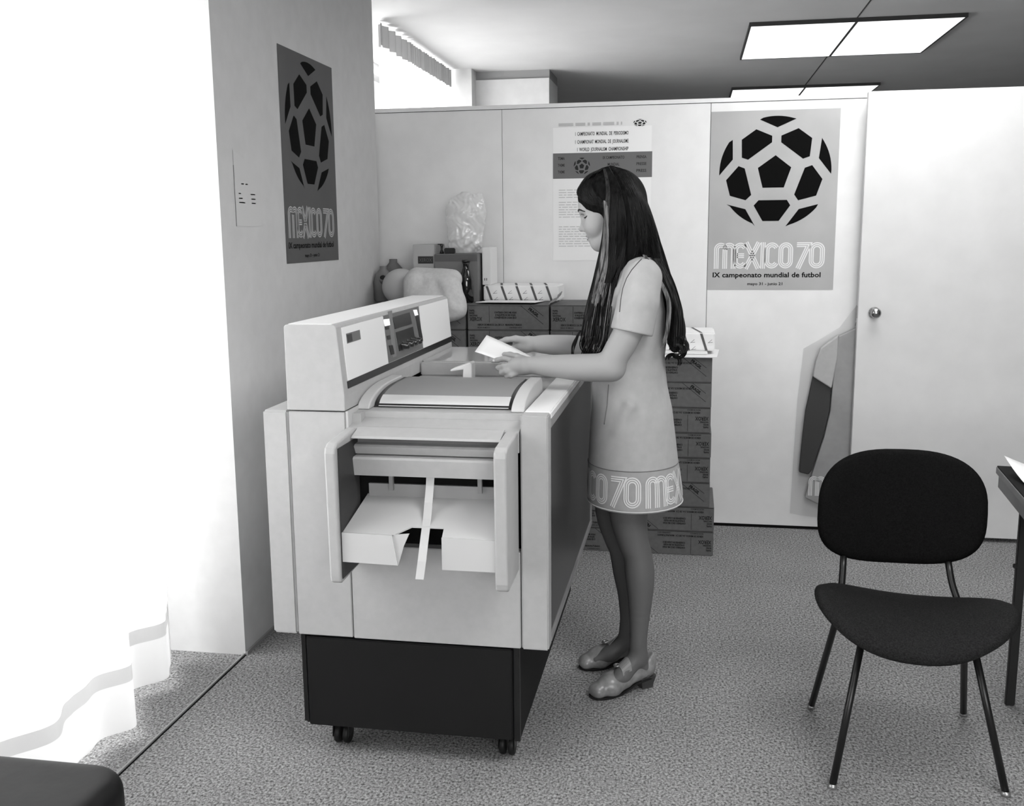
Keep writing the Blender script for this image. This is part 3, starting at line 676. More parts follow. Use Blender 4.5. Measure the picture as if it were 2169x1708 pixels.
# brown glass bottle
BTX = px(988, 600, 4.90).x
bt = MB().lathe([(0, 0), (.032, 0), (.036, .006), (.0365, .105), (.033, .125), (.022, .155), (.0165, .172), (.0155, .19), (.018, .192), (.018, .198), (.0, .199)], (BTX, 4.90, TOP), 32)
o = bt.obj('glass_bottle', mat('bottle_dark', .006, .08, .8), smooth=True); tagit(o, 'dark glass bottle with a flat cap standing on the cartons', 'bottle')
MB().lathe([(0, 0), (.019, 0), (.021, .003), (.021, .010), (.019, .013), (0, .013)], (BTX, 4.90, TOP+.199), 24).obj('bottle_cap', M_blk, o, True)
# plastic jugs and pale hood at the pier
for (x, y, s_, lb) in ((-1.562, 4.99, 1.0, 'grey plastic jug lying nearest the pier, its dark mouth facing out'), (-1.548, 5.125, 1.18, 'taller grey plastic jug behind the first one at the pier')):
    j = MB().lathe([(0, 0), (.045*s_, 0), (.05*s_, .01), (.052*s_, .10*s_), (.04*s_, .14*s_), (.018*s_, .165*s_), (.018*s_, .18*s_), (.014*s_, .18*s_), (.014*s_, .165*s_), (0, .16*s_)], (x, y, TOP-.02 if False else TOP), 28)
    o = j.obj('plastic_jug', mat('jug_grey', .17, .4), smooth=True); tagit(o, lb, 'jug', 'plastic jugs at the pier')
    a = Vector((x+.010*s_, y-.036*s_, TOP+.105*s_)); dv = Vector((.15, -.75, .62)).normalized()
    MB().tube([a, a+dv*.030], [.021, .0165], 20).obj('jug_spout', mat('jug_grey', .17), o, True)
    MB().tube([a+dv*.0302, a+dv*.0308], .0145, 20).obj('jug_mouth', M_blk, o)

# ------------------------------------------------------------------ smooth implicit modelling
class SDF:
    "smooth unions of round cones, ellipsoids and lofts on a grid, meshed with surface nets"
    def __init__(s, lo, hi, h):
        s.h = h; s.lo = np.array(lo, float); s.n = (np.ceil((np.array(hi)-s.lo)/h)).astype(int)+1
        s.F = np.full(tuple(s.n), .5, np.float32)
    def _win(s, lo, hi, m=.03):
        a = np.clip(np.floor((np.array(lo)-m-s.lo)/s.h).astype(int), 0, s.n); b = np.clip(np.ceil((np.array(hi)+m-s.lo)/s.h).astype(int)+1, 0, s.n)
        ax = [(s.lo[i]+np.arange(a[i], b[i])*s.h).astype(np.float32) for i in range(3)]
        return tuple(slice(a[i], b[i]) for i in range(3)), ax[0][:, None, None], ax[1][None, :, None], ax[2][None, None, :]
    def _mix(s, w, d, k, op):
        a = s.F[w]; d = d.astype(np.float32)
        if a.size == 0: return
        if op == 'sub': s.F[w] = -s._sm(-a, d, k)
        elif op == 'int': s.F[w] = -s._sm(-a, -d, k)
        else: s.F[w] = s._sm(a, d, k)
    @staticmethod
    def _sm(a, b, k):
        if k <= 0: return np.minimum(a, b)
        h = np.maximum(k-np.abs(a-b), 0)/k; return np.minimum(a, b)-h*h*k*.25
    def cone(s, p, q, r0, r1, k=.01, op='add'):
        p = np.array(p, float); q = np.array(q, float); R = max(r0, r1)+k
        w, X, Y, Z = s._win(np.minimum(p, q)-R, np.maximum(p, q)+R); v = q-p; L = v@v+1e-12
        t = np.clip(((X-p[0])*v[0]+(Y-p[1])*v[1]+(Z-p[2])*v[2])/L, 0, 1)
        d = np.sqrt((X-p[0]-t*v[0])**2+(Y-p[1]-t*v[1])**2+(Z-p[2]-t*v[2])**2)-(r0+(r1-r0)*t); s._mix(w, d, k, op)
    def chain(s, pts, rs, k=.01, op='add'):
        for i in range(len(pts)-1): s.cone(pts[i], pts[i+1], rs[i], rs[i+1], k, op)
    def schain(s, pts, rs, k=.004, op='add', n=4):
        "chain through a smooth curve"
        Q = [np.append(np.array(p, float), r) for p, r in zip(pts, rs)]; Q = [Q[0]*2-Q[1]]+Q+[Q[-1]*2-Q[-2]]; out = []
        for i in range(len(Q)-3):
            a, b, c, d = Q[i:i+4]
            for j in range(n):
                t = j/n; out.append(.5*((2*b)+(-a+c)*t+(2*a-5*b+4*c-d)*t*t+(-a+3*b-3*c+d)*t**3))
        out.append(Q[-2]); s.chain([o[:3] for o in out], [o[3] for o in out], k, op)
    def ell(s, c, r, k=.01, op='add', rot=None):
        c = np.array(c, float); r = np.array(r, float); R = max(r)+k; w, X, Y, Z = s._win(c-R, c+R)
        X = X-c[0]; Y = Y-c[1]; Z = Z-c[2]
        if rot is not None:      # rotation about y (angle), x-z plane
            ca, sa = math.cos(rot), math.sin(rot); X, Z = X*ca+Z*sa, -X*sa+Z*ca
        k0 = np.sqrt((X/r[0])**2+(Y/r[1])**2+(Z/r[2])**2); k1 = np.sqrt((X/r[0]**2)**2+(Y/r[1]**2)**2+(Z/r[2]**2)**2)+1e-9
        s._mix(w, k0*(k0-1)/k1, k, op)
    def loft(s, prof, k=.01, op='add', p=2.0):
        "rows of z, x0, x1, y0, y1 (from the lowest up)"
        P = np.array(prof, float); lo = (P[:, 1].min(), P[:, 3].min(), P[0, 0]); hi = (P[:, 2].max(), P[:, 4].max(), P[-1, 0])
        w, X, Y, Z = s._win(lo, hi, .03); z = np.clip(Z, P[0, 0], P[-1, 0])
        def sm(c):
            return np.interp(z.ravel(), P[:, 0], c).reshape(z.shape)
        cx = sm((P[:, 1]+P[:, 2])/2); ax = sm((P[:, 2]-P[:, 1])/2); cy = sm((P[:, 3]+P[:, 4])/2); ay = sm((P[:, 4]-P[:, 3])/2)
        u = (np.abs(X-cx)/ax)**p+(np.abs(Y-cy)/ay)**p; d = (u**(1/p)-1)*np.minimum(ax, ay)
        dz = np.maximum(P[0, 0]-Z, Z-P[-1, 0]); s._mix(w, np.maximum(d, dz), k, op)
    def half(s, c, n, op='int', k=0):
        "keep the side against n (int) of the plane through c"
        n = np.array(n, float); n /= np.linalg.norm(n); w, X, Y, Z = s._win(s.lo, s.lo+s.n*s.h)
        s._mix(w, (X-c[0])*n[0]+(Y-c[1])*n[1]+(Z-c[2])*n[2], k, op)
    def smooth(s, it=1):
        for _ in range(it):
            for a in range(3):
                f = s.F; g = f.copy(); sl = [slice(None)]*3; s1 = sl[:]; s0 = sl[:]; sm_ = sl[:]
                sm_[a] = slice(1, -1); s0[a] = slice(0, -2); s1[a] = slice(2, None)
                g[tuple(sm_)] = .5*f[tuple(sm_)]+.25*(f[tuple(s0)]+f[tuple(s1)]); s.F = g
    def mesh(s, name, mats, parent=None):
        F = s.F.copy(); F[0] = F[-1] = .1; F[:, 0] = F[:, -1] = .1; F[:, :, 0] = F[:, :, -1] = .1
        ins = F < 0; nx, ny, nz = F.shape
        cnt = np.zeros((nx-1, ny-1, nz-1), np.int8)
        for a in (0, 1):
            for b in (0, 1):
                for c in (0, 1): cnt += ins[a:nx-1+a, b:ny-1+b, c:nz-1+c]
        act = (cnt > 0) & (cnt < 8); ix = np.argwhere(act); idx = np.full(act.shape, -1, np.int32); idx[act] = np.arange(len(ix))
        acc = np.zeros((len(ix), 3)); num = np.zeros(len(ix)); cs = [(a, b, c) for a in (0, 1) for b in (0, 1) for c in (0, 1)]
        for u in cs:
            for v in cs:
                if sum(np.abs(np.array(u)-v)) == 1 and u < v:
                    fu = F[ix[:, 0]+u[0], ix[:, 1]+u[1], ix[:, 2]+u[2]]; fv = F[ix[:, 0]+v[0], ix[:, 1]+v[1], ix[:, 2]+v[2]]
                    mk = (fu < 0) != (fv < 0); t = np.where(mk, fu/np.where(mk, fu-fv, 1), 0)
                    acc += np.where(mk[:, None], np.array(u)+t[:, None]*(np.array(v)-np.array(u)), 0); num += mk
        V = s.lo+(ix+acc/num[:, None])*s.h; Q = []
        for a in range(3):
            b, c = (a+1) % 3, (a+2) % 3; s0 = [slice(1, -1)]*3; s0[a] = slice(0, -1); s1 = list(s0); s1[a] = slice(1, None)
            i0 = ins[tuple(s0)]; i1 = ins[tuple(s1)]; e = np.argwhere(i0 != i1); off = np.array([1, 1, 1]); off[a] = 0; g = e+off
            def cell(db, dc):
                q = g.copy(); q[:, b] -= db; q[:, c] -= dc; return idx[q[:, 0], q[:, 1], q[:, 2]]
            q = np.stack([cell(1, 1), cell(0, 1), cell(0, 0), cell(1, 0)], 1); fl = ~i0[tuple(e.T)]; q[fl] = q[fl][:, ::-1]; Q.append(q)
        Q = np.concatenate(Q); me = bpy.data.meshes.new(name)
        me.vertices.add(len(V)); me.vertices.foreach_set('co', V.astype(np.float32).ravel())
        me.loops.add(len(Q)*4); me.loops.foreach_set('vertex_index', Q.astype(np.int32).ravel())
        me.polygons.add(len(Q)); me.polygons.foreach_set('loop_start', np.arange(len(Q), dtype=np.int32)*4)
        me.update(calc_edges=True); me.validate()
        return link(name, me, mats, parent, True)

def rbox(s, lo, hi, r, k=0, op='add'):
    lo = np.array(lo); hi = np.array(hi); c = (lo+hi)/2; b = (hi-lo)/2-r; w, X, Y, Z = s._win(lo, hi)
    dx, dy, dz = np.abs(X-c[0])-b[0], np.abs(Y-c[1])-b[1], np.abs(Z-c[2])-b[2]
    d = np.sqrt(np.maximum(dx, 0)**2+np.maximum(dy, 0)**2+np.maximum(dz, 0)**2)+np.minimum(np.maximum(dx, np.maximum(dy, dz)), 0)-r; s._mix(w, d, k, op)

# cloth thrown over the things on the left-hand stacks
M_cloth = mat('towel_cloth', .55, .95, .1, noise=.06, scale=70, bump=.3, bscale=220)
c = SDF((-1.5, 4.55, 1.08), (-1.02, 5.02, 1.46), .007)
def P3(x, y, Y): return tuple(px(x, y, Y))
c.chain([P3(885, 590, 4.80), P3(958, 592, 4.80)], [.055, .05], .04)
c.chain([P3(880, 600, 4.74), P3(880, 650, 4.72)], [.06, .055], .04)
c.chain([P3(930, 610, 4.74), P3(930, 655, 4.72)], [.075, .07], .05)
c.chain([P3(955, 610, 4.70), P3(966, 655, 4.665)], [.055, .045], .05)
c.chain([P3(966, 640, 4.665), P3(968, 652, 4.66)], [.045, .043], .03)
c.chain([P3(905, 640, 4.70), P3(945, 655, 4.67)], [.06, .055], .05)
c.cone(P3(920, 600, 4.665), P3(945, 660, 4.60), .010, .006, .03, 'sub'); c.cone(P3(955, 620, 4.63), P3(975, 650, 4.60), .006, .004, .03, 'sub')
c.chain([P3(905, 585, 4.725), P3(925, 620, 4.69), P3(932, 660, 4.64)], [.012, .014, .010], .03); c.cone(P3(948, 585, 4.74), P3(960, 630, 4.65), .010, .008, .03)
for x, y in ((950, 667), (964, 671), (977, 667)): c.ell(P3(x, y-1, 4.665), (.018, .03, .012), .012)
c.cone(P3(955, 666, 4.615), P3(982, 661, 4.615), .005, .008, .004, 'sub')
rbox(c, (-1.6, 4.733, .9), (-.9, 5.2, TOP+.002), .001, 0, 'sub')
c.smooth(1)
o = c.mesh('dust_cloth', M_cloth); tagit(o, 'pale rumpled cloth thrown over things on the cartons behind the copier console', 'cloth')
c = SDF((-1.56, 4.78, 1.19), (-1.30, 5.05, 1.42), .006)
c.ell(P3(850, 608, 4.885), (.098, .075, .092), .0)
c.half((0, 0, TOP+.003), (0, 0, -1)); o = c.mesh('round_cushion', mat('pale_round', .44, .75)); tagit(o, 'pale round padded thing half hidden by the cloth', 'cushion')
# crumpled clear bag
c = SDF((-1.25, 4.93, 1.43), (-.96, 5.18, 1.78), .005); B0 = 5.05
c.chain([P3(988, 528, B0), P3(985, 505, B0), P3(984, 460, B0), P3(984, 428, B0)], [.03, .075, .075, .05], .04)
c.chain([P3(965, 520, B0), P3(1010, 515, B0)], [.035, .03], .03); c.ell(P3(1012, 450, B0), (.04, .05, .10), .03); c.ell(P3(962, 450, B0), (.035, .05, .08), .03)
rr = random.Random(4)
for i in range(34):
    x = rr.uniform(945, 1026); y = rr.uniform(415, 525); c.cone(P3(x, y, B0-.09), P3(x+rr.uniform(-14, 14), y+rr.uniform(-40, 40), B0-.08), .0045, .002, .016, 'sub')
w_, X_, Y_, Z_ = c._win(c.lo, c.lo+c.n*c.h)
c.F[w_] += (.0035*np.sin(X_*160+3*np.sin(Z_*55))*np.sin(Z_*95+2*np.sin(X_*70)+Y_*60)+.0045*np.sin(X_*60+Y_*80+4*np.sin(Z_*23))).astype(np.float32)
c.half((0, 0, 1.4535), (0, 0, -1))
o = c.mesh('plastic_bag', M_bag); tagit(o, 'crumpled translucent plastic bag standing on the grey tray box', 'bag')

# garments hanging behind the door
def slab(name, pts, y0, y1, m_, parent, bev=.006, vary=None):
    b = MB().prism([(p[0], p[1]) for p in pts], 1, y0, y1); o = b.obj(name, m_, parent)
    v = o.modifiers.new('b', 'BEVEL'); v.width = bev; v.segments = 2; v.limit_method = 'ANGLE'; return o
def q(x, y, Y=5.225): p = px(x, y, Y); return (p.x, p.z)
hg = empty('hanging_dress', (.72, 5.23, .1), 'pale dress with lettered hem hanging in clear film behind the door edge', 'dress')
M_dr = mat('dress_wool', .43, .85, .15, noise=.05, scale=30, bump=.2, bscale=400)
slab('dress_body', [q(1775, 712), q(1822, 690), q(1822, 1100), q(1730, 1066), q(1704, 1053), q(1721, 998), q(1745, 925), q(1758, 870), q(1764, 800), q(1767, 760)], 5.206, 5.236, mat('dress_hung', .30, .9, noise=.1, scale=12), hg)
slab('dress_sleeve', [q(1737, 737), q(1775, 709), q(1772, 760), q(1760, 822), q(1721, 797), q(1727, 765)], 5.200, 5.232, M_dr, hg)
slab('dark_lining', [q(1722, 796), q(1760, 820), q(1757, 870), q(1742, 930), q(1720, 995), q(1712, 1005), q(1692, 1000), q(1700, 920), q(1706, 870)], 5.214, 5.24, mat('lining_cloth', .05, .8), hg)
hb = frame((0, 5.206, 0), (1, 0, 0), (0, 0, 1), (0, -1, 0), .001)
t = MB(); a = px(1711, 1052, 5.206); ribs = [g for g in glyphs()[:2]]
for g in ribs: ribbon(t, hb, densify(g), .105, a.x, a.z+.005)
t.obj('hem_lettering', mat('hem_white', .72, .7), hg, recalc=False)
slab('garment_film', [q(1822, 640), q(1822, 1108), q(1700, 1095), q(1674, 1090), q(1680, 1000), q(1690, 850), q(1700, 770), q(1703, 740), q(1735, 722), q(1780, 695)], 5.245, 5.2545, M_cover, hg, .002)
hk = MB().tube([(.86, 5.2, 1.128), (.84, 5.215, 1.12), (.82, 5.22, 1.10), (.815, 5.22, 1.08)], .0025); hk.obj('hanger_hook', M_chr, hg, True)

# ------------------------------------------------------------------ chair
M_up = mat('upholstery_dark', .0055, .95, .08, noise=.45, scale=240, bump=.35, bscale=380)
M_bt = mat('black_tube', .006, .35, .5)
ch = empty('side_chair', (.655, 2.92, 0), 'black upholstered side chair with tubular legs facing the camera', 'chair')
def cushion(name, cx, cy, cz, a, b, th, fn, parent, ex=2.6, rz=0, up='z', nr=14, ns=64, ext=None):
    vs = []; fs = []
    def put(u, v, t):
        z = fn(u, v)+t; ca, sa = math.cos(rz), math.sin(rz)
        if up == 'z': return (cx+u*ca-v*sa, cy+u*sa+v*ca, cz+z)
        return (cx+u*ca-z*sa, cy+u*sa+z*ca, cz+v)
    for side in (1, -1):
        for r in range(nr+1):
            f = r/nr
            for k in range(ns):
                an = 2*pi*k/ns; c_, s_ = math.cos(an), math.sin(an); aa, bb = (ext(c_, s_) if ext else (a, b))
                u = math.copysign(abs(c_)**(2/ex), c_)*aa*f; v = math.copysign(abs(s_)**(2/ex), s_)*bb*f
                t = side*th/2*(1-f**5)**.45
                vs.append(put(u, v, t))
    n = (nr+1)*ns
    for side in (0, 1):
        for r in range(nr):
            for k in range(ns):
                A = side*n+r*ns+k; Bq = side*n+r*ns+(k+1) % ns; C_ = side*n+(r+1)*ns+(k+1) % ns; D = side*n+(r+1)*ns+k
                fs.append((A, Bq, C_, D) if side == 0 else (D, C_, Bq, A))
    mb = MB().add(vs, fs); me = bpy.data.meshes.new(name); me.from_pydata(mb.v, [], mb.f)
    bm = bmesh.new(); bm.from_mesh(me); bmesh.ops.remove_doubles(bm, verts=bm.verts[:], dist=.0004); bmesh.ops.recalc_face_normals(bm, faces=bm.faces[:]); bm.to_mesh(me); bm.free()
    return link(name, me, M_up, parent, True)
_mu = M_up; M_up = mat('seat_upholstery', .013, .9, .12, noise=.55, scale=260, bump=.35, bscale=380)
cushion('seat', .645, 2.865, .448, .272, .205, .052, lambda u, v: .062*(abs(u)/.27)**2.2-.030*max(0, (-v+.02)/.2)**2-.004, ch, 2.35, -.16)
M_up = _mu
cushion('backrest', .640, 3.115, .716, .243, .180, .042, lambda u, v: -.045*(u/.24)**2, ch, 2.9, -.01, 'y',
        ext=lambda c_, s_: (.243-.010*s_, .180))
def tube(name, pts, r, m_, parent, seg=12):
    # round the path a little
    P = [Vector(p) for p in pts]; out = [P[0]]
    for i in range(1, len(P)-1):
        a = P[i]+(P[i-1]-P[i]).normalized()*min(.03, (P[i-1]-P[i]).length*.4); b = P[i]+(P[i+1]-P[i]).normalized()*min(.03, (P[i+1]-P[i]).length*.4)
        for k in range(6):
            t = k/5; out.append(a*(1-t)**2+P[i]*2*t*(1-t)+b*t*t)
    out.append(P[-1]); return MB().tube(out, r, seg).obj(name, m_, parent, True)
legs = [[(.500, 2.80, .425), (.422, 2.707, .006)], [(.790, 2.80, .425), (.889, 2.744, .006)]]
for L in legs: tube('leg', L, .0105, M_bt, ch)
tube('leg', [(.484, 3.104, .562), (.479, 3.075, .49), (.466, 3.03, .40), (.419, 3.195, .006)], .0105, M_bt, ch)
tube('leg', [(.788, 3.104, .562), (.797, 3.075, .49), (.826, 3.02, .40), (.896, 3.218, .006)], .0105, M_bt, ch)
tube('seat_frame', [(.500, 2.80, .422), (.50, 3.0, .415), (.80, 3.0, .415), (.79, 2.80, .422)], .009, M_bt, ch)
for x, y in ((.422, 2.707), (.889, 2.744), (.419, 3.195), (.896, 3.218)):
    MB().lathe([(0, 0), (.0125, 0), (.013, .006), (.0115, .014), (0, .014)], (x, y, 0), 16).obj('glide', mat('glide_metal', .4, .3, metal=.8), ch, True)

# ------------------------------------------------------------------ table at the right edge
tb = empty('folding_table', (1.5, 3.2, 0), 'dark-topped table with grey apron and black folding legs at the right edge', 'table')
def rot2(p, a, c): ca, sa = math.cos(a), math.sin(a); x, y = p[0]-c[0], p[1]-c[1]; return (c[0]+x*ca-y*sa, c[1]+x*sa+y*ca)
TC = (1.057, 3.61); TA = -.095
def tpz(pts, z0, z1, name, m_, parent=tb, bev=.002):
    o = MB().prism([rot2(p, TA, TC) for p in pts], 2, z0, z1).obj(name, m_, parent); v = o.modifiers.new('b', 'BEVEL'); v.width = bev; v.segments = 2; return o
tpz([(1.057, 2.75), (1.95, 2.75), (1.95, 3.61), (1.057, 3.61)], .738, .7425, 'table_top', mat('table_black', .006, .7, .1))
tpz([(1.055, 2.748), (1.952, 2.748), (1.952, 3.612), (1.055, 3.612)], .715, .738, 'table_edge', mat('table_edge_grey', .16, .35, .5, noise=.2, scale=8))
tpz([(1.063, 2.77), (1.93, 2.77), (1.93, 3.602), (1.063, 3.602)], .668, .715, 'apron', mat('apron_grey', .13, .35, .5, noise=.3, scale=6), bev=.001)
for (x, y) in ((1.045, 3.318), (1.84, 3.35), (1.10, 2.86), (1.88, 2.90)):
    MB().box(x+.004, x+.034, y-.008, y+.008, .0, .668, .003).obj('leg', mat('table_leg', .02, .4), tb)
MB().tube([(1.066, 3.318, .50), (1.30, 3.318, .665)], .007).obj('brace', M_bt, tb, True)
MB().tube([(1.862, 3.35, .50), (1.63, 3.35, .665)], .007).obj('brace', M_bt, tb, True)
MB().box(1.040, 1.056, 3.308, 3.318, .473, .488, .002).obj('brace_catch', M_bt, tb)
pp = MB(); g = []
for j in range(9):
    for i in range(9):
        u, v = i/8, j/8; x = 1.135+u*.26; y = 3.20+v*.30; x, y = rot2((x, y), .10, (1.135, 3.50)); x -= .09; g.append((x, y, 0.7445+.10*max(0, (1-u)*v-.35)**1.3))
pp.add(g, [(j*9+i, j*9+i+1, j*9+i+10, j*9+i+9) for j in range(8) for i in range(8)])
o = pp.obj('paper_sheet', MW, smooth=True); v = o.modifiers.new('s', 'SOLIDIFY'); v.thickness = .0008; tagit(o, 'white sheet with a curled corner lying on the table at the right edge', 'paper')

# ------------------------------------------------------------------ dark seat in the lower left corner
ot = SDF((-1.72, 1.12, .0), (-1.02, 1.90, .46), .01)
M_vin = mat('vinyl_black', .009, .5, .15, noise=.2, scale=12, bump=.25, bscale=18, dist=.004)
rbox(ot, (-1.69, 1.22, .275), (-1.155, 1.835, .425), .035)
ot.cone((-1.12, 1.86, .2), (-1.12, 1.86, .5), .075, .075, .06, 'sub')
ot.smooth(2)
oe = empty('vinyl_stool', (-1.39, 1.53, 0), 'dark vinyl padded stool cut off by the lower left corner, nearest the curtain', 'stool')
ot.mesh('seat_cushion', M_vin, oe)
MB().box(-1.64, -1.14, 1.24, 1.79, .13, .278, .02).obj('seat_base', mat('stool_base', .004, .6, .1), oe)
for x in (-1.62, -1.18):
    for y in (1.26, 1.74): MB().tube([(x, y, .14), (x, y, 0)], .014).obj('leg', M_bt, oe, True)

# ------------------------------------------------------------------ the woman
wm = empty('person', (-.18, 3.30, 0), 'woman with long dark hair in a short pale dress, holding a sheet over the copier', 'person')
W = lambda x, y, Y: np.array(px(x, y, Y))
YM = 3.31                                    # middle plane of her body
M_skin = mat('skin', .44, .5, .35, noise=.02, scale=200); M_hose = None
def skin_mat():
    "bare skin, sheer dark stockings below the hem"
    M = bpy.data.materials.new('skin_and_stockings'); M.use_nodes = True; nt = M.node_tree; b = nt.nodes['Principled BSDF']
    tc = nt.nodes.new('ShaderNodeTexCoord'); sx = nt.nodes.new('ShaderNodeSeparateXYZ'); nt.links.new(tc.outputs['Object'], sx.inputs[0])
    r = nt.nodes.new('ShaderNodeMapRange'); r.inputs['From Min'].default_value = .75; r.inputs['From Max'].default_value = .76
    r.inputs['To Min'].default_value = .12; r.inputs['To Max'].default_value = .35; nt.links.new(sx.outputs['Z'], r.inputs['Value'])
    nt.links.new(r.outputs[0], b.inputs['Base Color']); b.inputs['Roughness'].default_value = .52; b.inputs['Specular IOR Level'].default_value = .3; return M
M_skin = skin_mat()
b = SDF((-.76, 3.00, .0), (.06, 3.54, 1.76), .0033)
# legs (left leg is the near one)
YL, YR = 3.235, 3.395
legL = [(W(1336, 985, YL), .076), (W(1331, 1085, YL), .063), (W(1342, 1150, YL), .050), (W(1350, 1172, YL), .0465), (W(1355, 1215, YL), .0485), (W(1356, 1260, YL), .042), (W(1354, 1320, YL), .032), (W(1352, 1358, YL), .0285), (W(1352, 1390, YL+.01), .030)]
legR = [(W(1305, 985, YR), .076), (W(1300, 1080, YR), .064), (W(1311, 1140, YR), .050), (W(1318, 1160, YR), .0465), (W(1328, 1210, YR), .0485), (W(1333, 1255, YR), .041), (W(1332, 1305, YR), .031), (W(1329, 1335, YR), .0285), (W(1327, 1358, YR+.01), .030)]
for L in (legL, legR): b.schain([p for p, r in L], [r for p, r in L])
# feet inside the shoes
toeL, toeR = W(1285, 1465, 3.165), W(1262, 1404, 3.375)
aL, aR = legL[-1][0], legR[-1][0]
b.chain([aL, (aL+toeL)/2+np.array([0, 0, -.004]), toeL+np.array([0, 0, .012])], [.030, .028, .016], .015)
b.cone(aL, np.array([-.125, 3.262, .055]), .026, .020, .012)
b.chain([aR, (aR+toeR)/2+np.array([0, 0, -.004]), toeR+np.array([0, 0, .012])], [.030, .028, .016], .015)
# trunk
b.loft([(.80, -.28, -.08, 3.17, 3.45), (.92, -.29, -.075, 3.155, 3.465), (1.06, -.28, -.10, 3.19, 3.43), (1.22, -.29, -.09, 3.185, 3.435), (1.36, -.26, -.10, 3.17, 3.45), (1.41, -.24, -.11, 3.19, 3.43)], .03)
sh = W(1362, 592, 3.165); shR = np.array([-.15, 3.46, 1.395])
b.chain([sh, np.array([-.165, YM, 1.42]), shR], [.048, .055, .048], .03)
b.chain([np.array([-.165, YM, 1.42]), np.array([-.185, YM, 1.49]), np.array([-.215, YM, 1.56])], [.056, .046, .050], .02)
# near (left) arm
el = W(1296, 779, 3.105); wr = W(1136, 774, 3.125)
b.schain([sh, W(1336, 690, 3.125), el+np.array([.006, 0, .03])], [.048, .0435, .040], .012); b.cone(el+np.array([.006, 0, .03]), el, .040, .041, .01)
b.schain([el, W(1235, 779, 3.105), W(1180, 776, 3.115), wr], [.042, .0395, .0325, .0265], .012)
# near hand: the sheet lies between thumb (above) and curled fingers (below)
b.chain([wr, W(1112, 775, 3.13), W(1092, 774, 3.14)], [.0255, .027, .024], .012)
b.ell(W(1098, 778, 3.135), (.034, .020, .026), .012)
fg = [[(1088, 765, 3.150), (1068, 760, 3.158), (1054, 763, 3.165), (1043, 765, 3.172)], [(1088, 773, 3.135), (1067, 776, 3.130), (1055, 780, 3.140), (1058, 776, 3.158)],
      [(1090, 783, 3.128), (1072, 787, 3.120), (1062, 790, 3.130), (1066, 785, 3.150)], [(1095, 791, 3.125), (1082, 796, 3.118), (1073, 798, 3.126), (1076, 792, 3.143)]]
for F_, r in zip(fg, (.0092, .0094, .0090, .0078)):
    b.chain([W(*p) for p in F_], [r*1.12, r, r*.95, r*.82], .004)
b.chain([W(1112, 764, 3.150), W(1095, 756, 3.175), W(1080, 752, 3.19), W(1068, 751, 3.20)], [.015, .0115, .0100, .0085], .006)
# far (right) arm and hand
elR = W(1262, 745, 3.47); wrR = W(1142, 729, 3.42)
b.chain([shR, np.array([-.215, 3.49, 1.26]), elR], [.048, .044, .040], .012)
b.schain([elR, W(1215, 735, 3.455), W(1175, 731, 3.435), wrR], [.040, .036, .031, .0265], .012)
b.chain([wrR, W(1118, 729, 3.41), W(1100, 730, 3.40)], [.0255, .026, .022], .012)
b.ell(W(1108, 733, 3.405), (.034, .024, .022), .012)
b.chain([W(1112, 722, 3.39), W(1092, 718, 3.375), W(1072, 720, 3.365), W(1053, 726, 3.355)], [.015, .0115, .0098, .0078], .006)
for i, (dy, L) in enumerate(((0, 1), (.006, 1.08), (.010, 1), (.012, .82))):
    a0 = W(1100, 735+i*3.2, 3.395+dy); b.chain([a0, a0+np.array([-.030*L, -.012, -.004]), a0+np.array([-.052*L, -.030, -.004]), a0+np.array([-.066*L, -.048, .002])], [.0095, .009, .0085, .0075], .003)
# head, looking down at the sheet
H = lambda x, y, Y=YM: W(x, y, Y)
b.ell(H(1302, 428), (.088, .073, .088), .0); b.ell(H(1272, 448), (.066, .064, .070), .02)
b.ell(H(1268, 474), (.048, .055, .060), .02, rot=.15)
for s_ in (-1, 1):
    b.schain([H(1306, 480, YM+s_*.047), H(1292, 502, YM+s_*.034), H(1275, 513, YM+s_*.014), H(1268, 515, YM)], [.022, .019, .017, .016], .02)
b.cone(H(1300, 496), H(1273, 503), .040, .026, .02)
b.ell(H(1262, 513), (.015, .015, .012), .012)
b.cone(H(1241, 455), H(1232.5, 483), .0062, .0082, .008); b.ell(H(1232, 486), (.0105, .0090, .0082), .004)
for s_ in (-1, 1):
    b.ell(H(1238.5, 488, YM+s_*.0115), (.0085, .0062, .0068), .004)
    b.ell(H(1256, 481, YM+s_*.034), (.022, .019, .022), .02)
    b.ell(H(1241, 445, YM+s_*.026), (.013, .022, .007), .012)
    b.ell(H(1234, 460, YM+s_*.031), (.014, .017, .0105), .010, 'sub')
    b.ell(H(1246.5, 459.5, YM+s_*.031), (.0120, .0150, .0118), .002)
    b.ell(H(1236, 493, YM+s_*.0062), (.0045, .0036, .0035), .002, 'sub')
b.ell(H(1242, 430), (.022, .044, .030), .03)
b.ell(H(1246.5, 500), (.0080, .021, .0052), .006); b.ell(H(1249.5, 508), (.0080, .017, .0056), .006)
b.cone(H(1241, 504, YM-.019), H(1241, 504, YM+.019), .0014, .0014, .004, 'sub')
b.ell(H(1311, 466, YM-.071), (.015, .008, .026), .006); b.ell(H(1311, 466, YM+.071), (.015, .008, .026), .006)
b.smooth(1)
body = b.mesh('body', M_skin, wm)
bme = body.data; vs_ = np.empty(len(bme.vertices)*3, np.float32); bme.vertices.foreach_get('co', vs_); vs_ = vs_.reshape(-1, 3)
BV = BVHTree.FromPolygons([tuple(v) for v in vs_[:, :].tolist()], [tuple(p.vertices) for p in bme.polygons])
def on_body(x, y, off=.0008, tree=None):
    h = (tree or BV).ray_cast(CAM, ray(x, y)); 
    return None if h[0] is None else h[0]-ray(x, y)*off
M_brow = mat('brow_hair', .02, .7); M_lip = mat('lip', .20, .5); M_nos = mat('nostril_dark', .05, .6)
